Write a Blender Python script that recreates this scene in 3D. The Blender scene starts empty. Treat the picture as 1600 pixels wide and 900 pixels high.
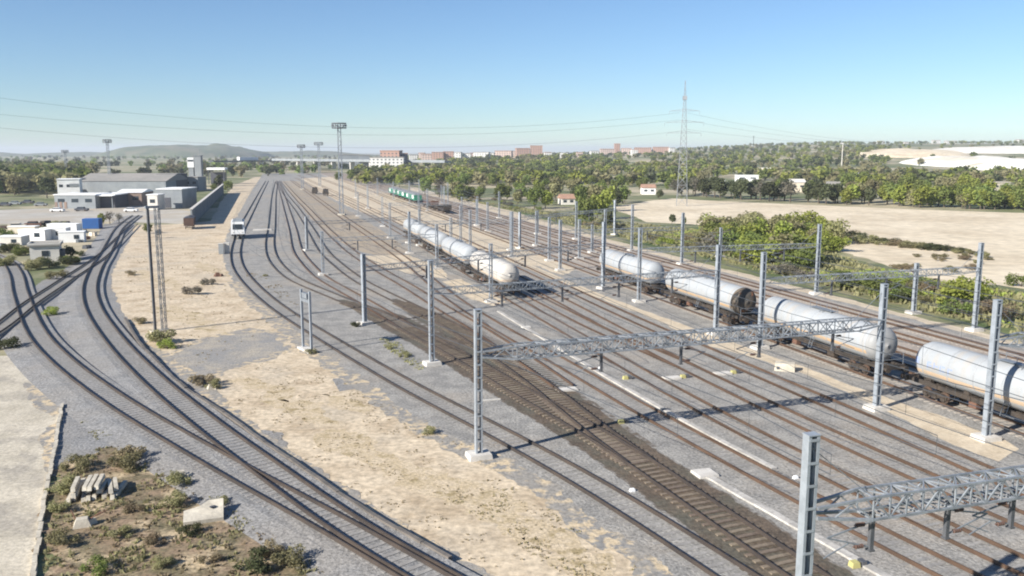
import bpy, math, random
import numpy as np
from mathutils import Vector, Matrix, noise
from mathutils.geometry import tessellate_polygon
random.seed(7); rng = np.random.default_rng(7)
scene = bpy.context.scene
C = scene.collection
R = math.radians

# ------------------------------------------------------------------ camera geometry
H = 19.3; F = 1350.0; HOR = 237.0
PIT = math.atan((450 - HOR) / F); CP, SP = math.cos(PIT), math.sin(PIT)
def G(x, y, z=0.0):
    u, v = (x - 800) / F, (y - 450) / F
    dz = -(v * CP + SP); fy = CP - v * SP
    t = (z - H) / dz
    return Vector((u * t, fy * t, z))
def P(X, Y, Z=0.0):
    f = Y * CP - (Z - H) * SP; u = Y * SP + (Z - H) * CP
    return 800 + F * X / f, 450 - F * u / f
def sstep(a, b, x):
    t = min(1, max(0, (x - a) / (b - a))); return t * t * (3 - 2 * t)
def terrain(X, Y):
    d = math.hypot(X, Y)
    w = sstep(0.02, 0.38, X / max(Y, 1.0)) if Y > 0 else 0
    h = 31 * sstep(750, 2700, d) * w
    h += 9 * sstep(520, 1500, d) * sstep(-.15, .0, X / max(Y, 1.0)) if Y > 0 else 0
    h += 5 * sstep(600, 2200, d) * (noise.noise(Vector((X / 420, Y / 420, 3.1))) + .25) * (.25 + .75 * w)
    return h

# ------------------------------------------------------------------ object helpers
def tag(o, label=None, cat=None, group=None, kind=None):
    if label: o['label'] = label
    if cat: o['category'] = cat
    if group: o['group'] = group
    if kind: o['kind'] = kind
    return o
def empty(name, loc, rz=0.0):
    o = bpy.data.objects.new(name, None); C.objects.link(o)
    o.location = loc; o.rotation_euler = (0, 0, rz); o.empty_display_size = .3
    return o
def link(name, me, parent=None, loc=(0, 0, 0), rz=0.0):
    o = bpy.data.objects.new(name, me); C.objects.link(o)
    o.location = loc; o.rotation_euler = (0, 0, rz)
    if parent: o.parent = parent
    return o
def copy_tree(o, parent=None):
    c = o.copy(); C.objects.link(c)
    if parent: c.parent = parent
    for ch in list(o.children): copy_tree(ch, c)
    return c

class MB:
    def __init__(s): s.v = []; s.f = []
    def add(s, vs, fs):
        b = len(s.v); s.v.extend([tuple(p) for p in vs]); s.f.extend([tuple(i + b for i in f) for f in fs]); return s
    def box(s, c, d, rz=0.0, taper=1.0):
        cx, cy, cz = c; a, b, h = d[0] / 2, d[1] / 2, d[2] / 2
        cs, sn = math.cos(rz), math.sin(rz); vs = []
        for z, k in ((-h, 1), (h, taper)):
            for x, y in ((-a, -b), (a, -b), (a, b), (-a, b)):
                x, y = x * k, y * k
                vs.append((cx + x * cs - y * sn, cy + x * sn + y * cs, cz + z))
        return s.add(vs, [(3, 2, 1, 0), (4, 5, 6, 7), (0, 1, 5, 4), (1, 2, 6, 5), (2, 3, 7, 6), (3, 0, 4, 7)])
    def bar(s, p, q, w, h=None):
        p, q = Vector(p), Vector(q); d = (q - p)
        if d.length < 1e-6: return s
        d.normalize(); h = h or w
        up = Vector((0, 0, 1)) if abs(d.z) < .95 else Vector((0, 1, 0))
        a = d.cross(up).normalized() * w / 2; b = d.cross(a).normalized() * h / 2
        vs = [o + i * a + j * b for o in (p, q) for i, j in ((-1, -1), (1, -1), (1, 1), (-1, 1))]
        return s.add(vs, [(3, 2, 1, 0), (4, 5, 6, 7), (0, 1, 5, 4), (1, 2, 6, 5), (2, 3, 7, 6), (3, 0, 4, 7)])
    def cyl(s, p, q, r0, r1=None, n=10, caps=True):
        p, q = Vector(p), Vector(q); r1 = r0 if r1 is None else r1; d = (q - p).normalized()
        up = Vector((0, 0, 1)) if abs(d.z) < .95 else Vector((0, 1, 0))
        a = d.cross(up).normalized(); b = d.cross(a).normalized(); vs = []
        for o, r in ((p, r0), (q, r1)):
            for i in range(n):
                t = 2 * math.pi * i / n; vs.append(o + a * r * math.cos(t) + b * r * math.sin(t))
        fs = [(i, i + n, (i + 1) % n + n, (i + 1) % n) for i in range(n)]
        if caps: fs += [tuple(range(n)), tuple(reversed(range(n, 2 * n)))]
        return s.add(vs, fs)
    def lathe_x(s, prof, cz, n=24):          # profile of (x, r) about the x axis at height cz
        vs = []; fs = []
        for x, r in prof:
            for i in range(n):
                t = 2 * math.pi * i / n; vs.append((x, r * math.cos(t), cz + r * math.sin(t)))
        for k in range(len(prof) - 1):
            for i in range(n):
                j = (i + 1) % n; fs.append((k * n + i, k * n + j, (k + 1) * n + j, (k + 1) * n + i))
        fs.append(tuple(range(n))); fs.append(tuple(reversed(range((len(prof) - 1) * n, len(prof) * n))))
        return s.add(vs, fs)
    def gable(s, c, d, rise, rz=0.0, over=.3):  # gabled roof: ridge along x
        cx, cy, cz = c; a, b = d[0] / 2 + over, d[1] / 2 + over
        cs, sn = math.cos(rz), math.sin(rz)
        pts = [(-a, -b, 0), (a, -b, 0), (a, b, 0), (-a, b, 0), (-a, 0, rise), (a, 0, rise)]
        vs = [(cx + x * cs - y * sn, cy + x * sn + y * cs, cz + z) for x, y, z in pts]
        return s.add(vs, [(3, 2, 1, 0), (0, 1, 5, 4), (2, 3, 4, 5), (1, 2, 5), (3, 0, 4)])
    def mesh(s, name, m, smooth=False):
        me = bpy.data.meshes.new(name); me.from_pydata(s.v, [], s.f); me.materials.append(m)
        if smooth: me.polygons.foreach_set('use_smooth', [True] * len(me.polygons))
        me.update(); return me
    def build(s, name, m, parent=None, loc=(0, 0, 0), rz=0.0, smooth=False):
        return link(name, s.mesh(name, m, smooth), parent, loc, rz)

# ------------------------------------------------------------------ materials
def mat(name, c1, c2=None, scale=1.0, rough=.8, metal=0.0, c3=None, scale3=.1, lo=.4, hi=.6, lo3=.45, hi3=.6, fine=None, fine_amt=.0, bump=0.0, coords='Object', detail=6, rand=0.0, spec=.3):
    m = bpy.data.materials.new(name); m.use_nodes = True
    nt = m.node_tree; N = nt.nodes; L = nt.links; b = N['Principled BSDF']
    b.inputs['Roughness'].default_value = rough; b.inputs['Metallic'].default_value = metal
    b.inputs['Specular IOR Level'].default_value = spec
    tc = N.new('ShaderNodeTexCoord')
    def noi(sc, det=detail):
        n = N.new('ShaderNodeTexNoise'); n.inputs['Scale'].default_value = sc; n.inputs['Detail'].default_value = det
        n.inputs['Roughness'].default_value = .62; L.new(tc.outputs[coords], n.inputs['Vector']); return n
    def ramp(src, a, c):
        r = N.new('ShaderNodeMapRange'); r.inputs['From Min'].default_value = a; r.inputs['From Max'].default_value = c
        L.new(src, r.inputs['Value']); return r.outputs['Result']
    def mix(f, a, c, mode='MIX'):
        x = N.new('ShaderNodeMix'); x.data_type = 'RGBA'; x.blend_type = mode
        if isinstance(f, float): x.inputs[0].default_value = f
        else: L.new(f, x.inputs[0])
        for i, k in ((6, a), (7, c)):
            if isinstance(k, tuple): x.inputs[i].default_value = (*k, 1)
            else: L.new(k, x.inputs[i])
        return x.outputs[2]
    col = None
    if c2:
        n1 = noi(scale); col = mix(ramp(n1.outputs['Fac'], lo, hi), c1, c2)
    if c3:
        n3 = noi(scale3); col = mix(ramp(n3.outputs['Fac'], lo3, hi3), col, c3)
    if fine:
        nf = noi(fine, 4); r = ramp(nf.outputs['Fac'], .25, .75)
        g = N.new('ShaderNodeMapRange'); g.inputs['To Min'].default_value = 1 - fine_amt; g.inputs['To Max'].default_value = 1 + fine_amt
        L.new(r, g.inputs['Value'])
        cc = N.new('ShaderNodeVectorMath'); cc.operation = 'SCALE'
        L.new(col, cc.inputs[0]); L.new(g.outputs['Result'], cc.inputs['Scale']); col = cc.outputs[0]
        if bump:
            bp = N.new('ShaderNodeBump'); bp.inputs['Strength'].default_value = bump; bp.inputs['Distance'].default_value = .06
            L.new(nf.outputs['Fac'], bp.inputs['Height']); L.new(bp.outputs['Normal'], b.inputs['Normal'])
    if rand:
        oi = N.new('ShaderNodeObjectInfo'); hs = N.new('ShaderNodeHueSaturation')
        mr = N.new('ShaderNodeMapRange'); mr.inputs['To Min'].default_value = 1 - rand; mr.inputs['To Max'].default_value = 1 + rand
        mh = N.new('ShaderNodeMapRange'); mh.inputs['To Min'].default_value = .5 - rand * .06; mh.inputs['To Max'].default_value = .5 + rand * .05
        L.new(oi.outputs['Random'], mr.inputs['Value']); L.new(oi.outputs['Random'], mh.inputs['Value'])
        L.new(mr.outputs['Result'], hs.inputs['Value']); L.new(mh.outputs['Result'], hs.inputs['Hue'])
        if col is None: hs.inputs['Color'].default_value = (*c1, 1)
        else: L.new(col, hs.inputs['Color'])
        col = hs.outputs['Color']
    if col is None: b.inputs['Base Color'].default_value = (*c1, 1)
    else: L.new(col, b.inputs['Base Color'])
    m['col'] = 1
    return m

M = {}
M['ground'] = mat('ground', (.17, .175, .085), (.10, .12, .048), .05, c3=(.40, .34, .23), scale3=.013, lo=.42, hi=.6, lo3=.47, hi3=.58, fine=1.2, fine_amt=.22, bump=.3)
M['dirt'] = mat('dirt', (.53, .435, .31), (.385, .30, .20), .3, c3=(.44, .37, .275), scale3=.09, lo=.44, hi=.64, lo3=.52, hi3=.64, fine=2.2, fine_amt=.42, bump=.6, detail=9)
M['dry_grass'] = mat('dry_grass', (.44, .35, .225), (.51, .415, .29), .9, lo=.42, hi=.58, c3=(.29, .225, .12), scale3=.8, lo3=.54, hi3=.64, fine=5, fine_amt=.4, bump=.8, detail=12)
M['dirt_pale'] = mat('dirt_pale', (.54, .455, .335), (.45, .37, .265), .6, fine=4, fine_amt=.2, bump=.4)
M['road'] = mat('road', (.51, .455, .36), (.40, .355, .275), .35, c3=(.33, .295, .24), scale3=.22, lo3=.5, hi3=.6, fine=4, fine_amt=.3, bump=.5, detail=11)
M['yard'] = mat('yard', (.42, .39, .34), (.34, .32, .28), .1, c3=(.38, .33, .26), scale3=.05, fine=1, fine_amt=.12)
M['sand'] = mat('sand', (.64, .545, .40), (.56, .47, .335), .05, c3=(.50, .41, .285), scale3=.03, lo3=.5, hi3=.62, fine=.35, fine_amt=.26, bump=.3, detail=8)
M['ballast'] = mat('ballast', (.215, .205, .188), (.30, .284, .256), .55, c3=(.325, .28, .225), scale3=.07, lo3=.52, hi3=.72, fine=5.5, fine_amt=.55, bump=1.0, detail=10)
M['gravel_dusty'] = mat('gravel_dusty', (.27, .25, .22), (.36, .315, .25), .5, c3=(.24, .23, .215), scale3=.3, fine=5, fine_amt=.45, bump=.9, detail=12)
M['ballast_mix'] = mat('ballast_mix', (.50, .40, .265), (.23, .218, .20), 1.3, lo=.46, hi=.54, c3=(.26, .24, .21), scale3=.35, lo3=.48, hi3=.56, fine=3.2, fine_amt=.35, bump=.9, detail=12)
M['ballast_pink'] = mat('ballast_pink', (.35, .295, .245), (.28, .245, .21), .3, c3=(.36, .32, .27), scale3=.05, fine=3.2, fine_amt=.36, bump=.9, detail=10)
M['ballast_dark'] = mat('ballast_dark', (.195, .192, .187), (.255, .247, .235), .5, c3=(.235, .22, .20), scale3=.12, fine=5.5, fine_amt=.55, bump=1.0, detail=8)
M['ballast_brown'] = mat('ballast_brown', (.085, .066, .048), (.125, .095, .068), .5, c3=(.10, .092, .07), scale3=.2, fine=4, fine_amt=.45, bump=1.0)
M['ballast_rust'] = mat('ballast_rust', (.36, .29, .205), (.28, .235, .18), .25, c3=(.29, .25, .2), scale3=.07, fine=4, fine_amt=.25, bump=.6)
M['rough'] = mat('rough', (.26, .185, .12), (.135, .115, .065), .6, c3=(.42, .33, .21), scale3=.45, lo3=.5, hi3=.62, fine=5, fine_amt=.5, bump=.8, detail=9)
M['green'] = mat('green', (.13, .15, .055), (.24, .21, .12), .12, c3=(.075, .105, .035), scale3=.08, fine=2, fine_amt=.3, bump=.6, detail=9)
M['concrete'] = mat('concrete', (.56, .53, .48), (.46, .43, .385), .9, fine=5, fine_amt=.1)
M['concrete_old'] = mat('concrete_old', (.52, .47, .38), (.40, .36, .29), 1.2, fine=6, fine_amt=.16, bump=.3)
M['rail'] = mat('rail', (.085, .055, .038), (.12, .075, .05), .4, rough=.6, metal=.25)
M['rail_dark'] = mat('rail_dark', (.052, .043, .038), (.08, .062, .05), .4, rough=.6, metal=.25)
M['sleeper_wood'] = mat('sleeper_wood', (.195, .155, .115), (.125, .098, .074), 1.4, fine=9, fine_amt=.3, rand=.18)
M['sleeper_concrete'] = mat('sleeper_concrete', (.265, .25, .23), (.235, .225, .21), 1.2, fine=4, fine_amt=.3, rand=.08)
M['sleeper_pale'] = mat('sleeper_pale', (.42, .37, .315), (.34, .30, .255), 1.2, fine=7, fine_amt=.2, rand=.08)
M['galv'] = mat('galv', (.36, .39, .42), (.30, .325, .35), 1.6, rough=.5, metal=.35, fine=6, fine_amt=.08)
M['galv_dark'] = mat('galv_dark', (.20, .22, .245), (.26, .28, .3), 1.6, rough=.5, metal=.4, fine=6, fine_amt=.08)
M['galv_mid'] = mat('galv_mid', (.20, .218, .235), (.30, .32, .34), 1.6, rough=.55, metal=.3, fine=5, fine_amt=.2)
M['pylon_steel'] = mat('pylon_steel', (.25, .265, .28), (.20, .215, .23), .9, rough=.6)
M['steel_dark'] = mat('steel_dark', (.085, .09, .10), (.12, .12, .125), 1.2, rough=.55, metal=.3)
M['insulator'] = mat('insulator', (.12, .075, .06), rough=.3)
M['underframe'] = mat('underframe', (.035, .031, .028), (.065, .05, .038), .8, rough=.8, fine=4, fine_amt=.2)
M['wheel'] = mat('wheel', (.05, .038, .03), (.10, .06, .04), 1.2, rough=.7)
M['wire'] = mat('wire', (.10, .11, .12), rough=.5, metal=.5)
M['white'] = mat('white', (.74, .74, .72), (.64, .63, .61), .25, fine=2, fine_amt=.05)
M['offwhite'] = mat('offwhite', (.60, .57, .51), (.50, .47, .42), .3, fine=2, fine_amt=.06)
M['greywall'] = mat('greywall', (.25, .265, .27), (.20, .215, .225), .2, fine=2, fine_amt=.08)
M['darkwall'] = mat('darkwall', (.06, .065, .08), (.085, .085, .095), .3)
M['brownwall'] = mat('brownwall', (.25, .18, .14), (.20, .15, .125), .3, fine=3, fine_amt=.1)
M['brick'] = mat('brick', (.42, .20, .13), (.36, .17, .115), .1, fine=.5, fine_amt=.1)
M['pinkwall'] = mat('pinkwall', (.52, .33, .26), (.47, .29, .23), .1)
M['cream'] = mat('cream', (.62, .55, .43), (.55, .48, .38), .2)
M['roof_tile'] = mat('roof_tile', (.36, .22, .155), (.30, .18, .13), .6, fine=3, fine_amt=.15)
M['roof_grey'] = mat('roof_grey', (.225, .215, .195), (.27, .25, .225), .08, fine=.8, fine_amt=.12)
M['roof_white'] = mat('roof_white', (.80, .80, .78), (.72, .71, .69), .2)
M['glass'] = mat('glass', (.03, .04, .05), rough=.15, spec=.5)
M['blue'] = mat('blue', (.035, .12, .33), (.03, .10, .28), .5)
M['yellow'] = mat('yellow', (.44, .41, .16), (.37, .33, .14), 2)
M['green_paint'] = mat('green_paint', (.03, .19, .12), (.03, .16, .10), .4)
M['wagon_brown'] = mat('wagon_brown', (.10, .06, .045), (.07, .045, .035), .8)
M['trough'] = mat('trough', (.45, .425, .385), (.28, .265, .24), .55, lo=.46, hi=.66, c3=(.34, .32, .29), scale3=2.2, lo3=.5, hi3=.62, fine=5, fine_amt=.2)
M['shadow_kerb'] = mat('shadow_kerb', (.10, .09, .08), (.16, .14, .12), .8)
M['rust'] = mat('rust', (.16, .085, .055), (.11, .06, .045), .8)
M['bark'] = mat('bark', (.10, .08, .06), (.07, .055, .04), 2)
M['hill'] = mat('hill', (.12, .135, .07), (.17, .155, .10), .012, c3=(.08, .10, .055), scale3=.02, fine=.1, fine_amt=.2)
M['lime'] = mat('lime', (.74, .72, .66), (.62, .58, .50), .02, c3=(.55, .49, .38), scale3=.012, lo3=.5, hi3=.62, fine=.3, fine_amt=.1)
def leafmat(name, a, b, sc=.6):
    m = mat(name, a, b, sc, rough=.75, rand=.26, spec=.15, lo=.35, hi=.65); nt = m.node_tree
    p = nt.nodes['Principled BSDF']; t = nt.nodes.new('ShaderNodeBsdfTranslucent'); x = nt.nodes.new('ShaderNodeMixShader'); x.inputs[0].default_value = .38
    nt.links.new(p.inputs['Base Color'].links[0].from_socket, t.inputs['Color']); nt.links.new(p.outputs[0], x.inputs[1]); nt.links.new(t.outputs[0], x.inputs[2])
    nt.links.new(x.outputs[0], nt.nodes['Material Output'].inputs['Surface']); return m
M['leaf_mid'] = leafmat('leaf_mid', (.13, .17, .045), (.19, .215, .065))
M['leaf_dark'] = leafmat('leaf_dark', (.068, .08, .036), (.105, .11, .055))
M['leaf_olive'] = leafmat('leaf_olive', (.215, .205, .095), (.28, .255, .14))
M['leaf_bright'] = leafmat('leaf_bright', (.22, .26, .045), (.30, .325, .085))
M['leaf_dry'] = leafmat('leaf_dry', (.29, .23, .145), (.21, .18, .10))
M['grey_twig'] = leafmat('grey_twig', (.19, .165, .135), (.15, .14, .10))

def stripe_mat(name, base, dirty, zlo, zhi, stripe):
    m = mat(name, base, dirty, .35, spec=.2, rough=.58, lo=.45, hi=.75, fine=2.5, fine_amt=.05)
    nt = m.node_tree; N = nt.nodes; L = nt.links; b = N['Principled BSDF']
    src = b.inputs['Base Color'].links[0].from_socket
    tc = N.new('ShaderNodeTexCoord'); sx = N.new('ShaderNodeSeparateXYZ'); L.new(tc.outputs['Object'], sx.inputs[0])
    a = N.new('ShaderNodeMath'); a.operation = 'GREATER_THAN'; a.inputs[1].default_value = zlo; L.new(sx.outputs['Z'], a.inputs[0])
    c = N.new('ShaderNodeMath'); c.operation = 'LESS_THAN'; c.inputs[1].default_value = zhi; L.new(sx.outputs['Z'], c.inputs[0])
    p = N.new('ShaderNodeMath'); p.operation = 'MULTIPLY'; L.new(a.outputs[0], p.inputs[0]); L.new(c.outputs[0], p.inputs[1])
    x = N.new('ShaderNodeMix'); x.data_type = 'RGBA'; L.new(p.outputs[0], x.inputs[0]); L.new(src, x.inputs[6]); x.inputs[7].default_value = (*stripe, 1)
    # grime running down from the top and along the belly, with its own shape
    n = N.new('ShaderNodeTexNoise'); n.inputs['Scale'].default_value = 1.0; n.inputs['Detail'].default_value = 7
    mp = N.new('ShaderNodeMapping'); mp.inputs['Scale'].default_value = (1.6, .35, .25); L.new(tc.outputs['Object'], mp.inputs[0]); L.new(mp.outputs[0], n.inputs['Vector'])
    r = N.new('ShaderNodeMapRange'); r.inputs['From Min'].default_value = .52; r.inputs['From Max'].default_value = .8; r.inputs['To Max'].default_value = .8
    L.new(n.outputs['Fac'], r.inputs['Value'])
    y = N.new('ShaderNodeMix'); y.data_type = 'RGBA'; L.new(r.outputs[0], y.inputs[0]); L.new(x.outputs[2], y.inputs[6]); y.inputs[7].default_value = (.36, .31, .25, 1)
    L.new(y.outputs[2], b.inputs['Base Color']); return m
M['tank_white'] = stripe_mat('tank_white', (.325, .34, .35), (.275, .285, .29), 1.98, 2.3, (.50, .37, .25))
M['band'] = mat('band', (.27, .28, .285), (.33, .335, .34), 1.5, rough=.5)
M['tank_cream'] = stripe_mat('tank_cream', (.46, .435, .395), (.39, .36, .315), 1.98, 2.25, (.60, .47, .35))
M['tank_grey'] = stripe_mat('tank_grey', (.32, .335, .345), (.26, .27, .275), 1.98, 2.3, (.48, .34, .21))

def window_mat(name, wall, sx, sz):   # far facades: rows of window openings in the wall's own pattern
    m = mat(name, wall, tuple(k * .88 for k in wall), .05)
    nt = m.node_tree; N = nt.nodes; L = nt.links; b = N['Principled BSDF']; src = b.inputs['Base Color'].links[0].from_socket
    tc = N.new('ShaderNodeTexCoord'); s = N.new('ShaderNodeSeparateXYZ'); L.new(tc.outputs['Object'], s.inputs[0])
    add = N.new('ShaderNodeMath'); L.new(s.outputs['X'], add.inputs[0]); L.new(s.outputs['Y'], add.inputs[1])
    def fr(o, d, t):
        a = N.new('ShaderNodeMath'); a.operation = 'DIVIDE'; a.inputs[1].default_value = d; L.new(o, a.inputs[0])
        f = N.new('ShaderNodeMath'); f.operation = 'FRACT'; L.new(a.outputs[0], f.inputs[0])
        g = N.new('ShaderNodeMath'); g.operation = 'GREATER_THAN'; g.inputs[1].default_value = t; L.new(f.outputs[0], g.inputs[0]); return g.outputs[0]
    p = N.new('ShaderNodeMath'); p.operation = 'MULTIPLY'; L.new(fr(add.outputs[0], sx, .55), p.inputs[0]); L.new(fr(s.outputs['Z'], sz, .55), p.inputs[1])
    x = N.new('ShaderNodeMix'); x.data_type = 'RGBA'; L.new(p.outputs[0], x.inputs[0]); L.new(src, x.inputs[6]); x.inputs[7].default_value = (.06, .07, .08, 1)
    L.new(x.outputs[2], b.inputs['Base Color']); return m
M['flat_brick'] = window_mat('flat_brick', (.40, .25, .19), 4, 3)
M['flat_white'] = window_mat('flat_white', (.62, .60, .56), 4, 3)
M['flat_pink'] = window_mat('flat_pink', (.50, .38, .32), 4, 3)

# ------------------------------------------------------------------ ground and sheets
def make_ground():
    rs = np.concatenate([[0.0], np.geomspace(6, 12000, 190)]); an = np.linspace(-math.pi, math.pi, 241)
    v = []; f = []
    for r in rs:
        for a in an:
            X, Y = r * math.sin(a), r * math.cos(a); v.append((X, Y, terrain(X, Y)))
    n = len(an)
    for i in range(len(rs) - 1):
        for j in range(n - 1): f.append((i * n + j, i * n + j + 1, (i + 1) * n + j + 1, (i + 1) * n + j))
    me = bpy.data.meshes.new('ground'); me.from_pydata(v, [], f); me.materials.append(M['ground'])
    me.polygons.foreach_set('use_smooth', [True] * len(me.polygons))
    return tag(link('ground', me), kind='structure')
make_ground()

def fractal(p, s):
    return noise.noise(Vector((p.x / s, p.y / s, 1.7))) + .5 * noise.noise(Vector((p.x * 2.3 / s, p.y * 2.3 / s, 5.7))) + .3 * noise.noise(Vector((p.x * 5.1 / s, p.y * 5.1 / s, 9.7)))
def sheet(name, pts, z, m, amp=.5, sc=3.0, world=False, kind='structure', label=None):
    w = [Vector((p[0], p[1], 0)) if world else G(*p) for p in pts]; out = []
    n = len(w)
    for i in range(n):
        a, b = w[i], w[(i + 1) % n]; d = (b - a); ln = d.length
        if ln < 1e-6: continue
        nrm = Vector((d.y, -d.x, 0)) / ln
        k = max(1, min(400, int(ln / max(.18, .007 * a.length))))
        for j in range(k):
            p = a + d * (j / k); e = min(1, 6 * j / k, 6 * (k - j) / k) * .7 + .3
            out.append(p + nrm * fractal(p, sc) * amp * e)
    tri = tessellate_polygon([out])
    me = bpy.data.meshes.new(name); me.from_pydata([(p.x, p.y, z) for p in out], [], [tuple(t) for t in tri]); me.materials.append(m)
    # make every face look up
    fl = [p.index for p in me.polygons if p.normal.z < 0]
    if len(fl) > len(me.polygons) / 2: me.flip_normals()
    return tag(link(name, me), label, None, None, kind)

SAND = [(955, 322), (1050, 310), (1160, 316), (1400, 326), (1680, 336), (1680, 462), (1560, 445), (1480, 442), (1400, 425), (1330, 400), (1290, 385), (1200, 362), (1100, 352), (1010, 347)]
BED = [(1035, 905), (1011, 881), (981, 851), (936, 838), (913, 817), (875, 783), (853, 760), (800, 734), (733, 704), (675, 678), (622, 647), (551, 589), (480, 544), (455, 520), (420, 490), (385, 462), (365, 440), (352, 415), (347, 395), (352, 375), (360, 355), (375, 330), (392, 300), (405, 281), (412, 268),
       (470, 258), (600, 286), (800, 339), (1000, 393), (1300, 468), (1500, 518), (1720, 578), (1720, 960), (1300, 1180), (1150, 1000)]
WYE = [(760, 912), (738, 891), (676, 856), (587, 807), (467, 722), (400, 678), (330, 615), (290, 580), (240, 545), (215, 520), (190, 485), (176, 455), (173, 430), (185, 405), (200, 380), (212, 350), (163, 350), (140, 388), (100, 422), (60, 443), (20, 475), (-20, 505), (-20, 545), (10, 535), (30, 560), (60, 590), (88, 620), (93, 650), (84, 700), (78, 745), (110, 740), (150, 712), (210, 700), (240, 725), (290, 745), (340, 790), (400, 830), (450, 865), (510, 912)]
DIRT = [(1060, 925), (1000, 850), (880, 770), (740, 690), (640, 630), (560, 570), (490, 520), (430, 480), (395, 450), (378, 425), (365, 395), (372, 360), (395, 310), (412, 275), (395, 278), (365, 290), (345, 315), (330, 345), (290, 350), (205, 352), (185, 395), (160, 430), (180, 490), (200, 530), (280, 600), (380, 680), (560, 800), (660, 870), (720, 925)]
sheet('dirt_ground', DIRT, .006, M['dirt'], .8, 5)
sheet('yard_pavement', [(-60, 352), (60, 350), (165, 346), (285, 350), (300, 330), (222, 322), (60, 326), (-60, 330)], .012, M['yard'], .8, 9)
sheet('rough_ground', [(60, 912), (72, 820), (80, 740), (115, 720), (150, 700), (215, 690), (260, 720), (330, 770), (420, 830), (480, 870), (530, 915)], .0215, M['rough'], 1.1, 1.8)
sheet('dirt_road', [(-40, 558), (15, 556), (40, 568), (68, 592), (97, 632), (88, 690), (76, 745), (64, 820), (52, 915), (-40, 915)], .012, M['road'], .25, 2)
sheet('sand_field', SAND, .01, M['sand'], 2.0, 25)
sheet('grass_verge', [(640, 292), (800, 330), (940, 366), (1100, 405), (1300, 456), (1500, 506), (1720, 560), (1720, 470), (1500, 444), (1400, 428), (1290, 392), (1190, 366), (1100, 356), (1000, 350), (930, 340), (800, 322), (700, 306)], .006, M['green'], 1.2, 12)
sheet('dirt_strip', [(640, 291), (800, 330), (870, 352), (940, 371), (1100, 412), (1300, 462), (1500, 512), (1720, 570), (1720, 600), (1300, 480), (1000, 404), (800, 348), (640, 300)], .012, M['dirt_pale'], .6, 6)
sheet('ballast_bed', BED, .018, M['ballast'], .5, 2.5)
sheet('ballast_bed', WYE, .018, M['ballast_dark'], .45, 2.0)
sheet('gravel_patch', [(255, 562), (330, 528), (400, 520), (436, 526), (452, 545), (410, 560), (352, 574), (310, 598), (285, 590)], .012, M['gravel_dusty'], .9, 2.5)
sheet('gravel_patch', [(520, 592), (548, 590), (560, 606), (530, 612)], .012, M['ballast_dark'], .3, 1)
sheet('gravel_patch', [(405, 672), (440, 676), (450, 700), (420, 704)], .012, M['ballast_dark'], .3, 1)
# pale strip of earth between the yard and the tank train
sheet('dirt_strip', [(740, 384), (800, 410), (860, 436), (930, 464), (1000, 490), (1060, 517), (1110, 542), (1180, 560), (1260, 586), (1345, 624), (1415, 656), (1490, 696), (1560, 722), (1592, 702), (1560, 682), (1480, 654), (1400, 626), (1330, 603), (1260, 575), (1200, 555), (1140, 533), (1080, 512), (1020, 490), (960, 468), (890, 440), (830, 414), (780, 395)], .026, M['dirt_pale'], .35, 3)
KP = lambda k, x: (x, 240 + k * (x - 420))
sheet('ballast_bed', [KP(.40, 500), KP(.385, 700), KP(.365, 900), KP(.352, 1200), KP(.352, 1500), KP(.352, 1780), KP(.263, 1780), KP(.263, 1400), KP(.262, 1000), KP(.26, 700), KP(.26, 500)], .022, M['ballast_pink'], .4, 3)
sheet('ballast_bed', [(470, 279), (520, 276), (600, 300), (700, 338), (800, 378), (900, 420), (880, 430), (780, 395), (700, 372), (640, 352), (560, 330), (500, 300)], .0226, M['dirt_pale'], 1.2, 7)
# rust-stained ballast of the far sidings
sheet('ballast_bed', [(440, 283), (468, 283), (500, 300), (545, 330), (600, 362), (640, 392), (610, 404), (560, 392), (520, 372), (490, 345), (462, 312)], .024, M['ballast_rust'], .8, 6)
sheet('dirt_strip', [(590, 325), (640, 320), (720, 362), (760, 385), (740, 392), (680, 372), (610, 345)], .0248, M['dirt_pale'], 1.0, 6)
sheet('dirt_strip', [(690, 440), (720, 436), (790, 472), (770, 480), (720, 460)], .0252, M['dirt_pale'], .5, 3)
sheet('dirt_strip', [(570, 400), (640, 398), (690, 420), (700, 436), (640, 428), (590, 414)], .0256, M['dirt_pale'], .7, 4)

def ribbon(name, pts, off0, off1, z, m, amp=.5, sc=1.5):
    w = [G(*p) for p in pts]; A_ = []; B_ = []
    for i, p in enumerate(w):
        d = (w[min(i + 1, len(w) - 1)] - w[max(i - 1, 0)]).normalized(); n = Vector((d.y, -d.x, 0)); A_.append(p + n * off0); B_.append(p + n * off1)
    return sheet(name, [(q.x, q.y) for q in A_ + B_[::-1]], z, m, amp, sc, world=True)
ribbon('dirt_strip', BED[:17], -1.0, .75, .0205, M['ballast_mix'], .7, 1.6)
ribbon('dirt_strip', WYE[:9], -.8, .5, .0205, M['ballast_mix'], .5, 1.2)
sheet('gravel_patch', [(250, 565), (300, 532), (390, 512), (445, 522), (458, 548), (415, 565), (352, 580), (310, 604), (280, 596)], .009, M['ballast_mix'], .9, 2)
sheet('gravel_patch', [(38, 598), (90, 612), (100, 640), (84, 652), (50, 632)], .016, M['ballast_mix'], .4, 1)
sheet('gravel_patch', [(62, 680), (92, 655), (86, 700), (78, 745), (66, 730)], .016, M['ballast_mix'], .3, 1)
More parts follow.
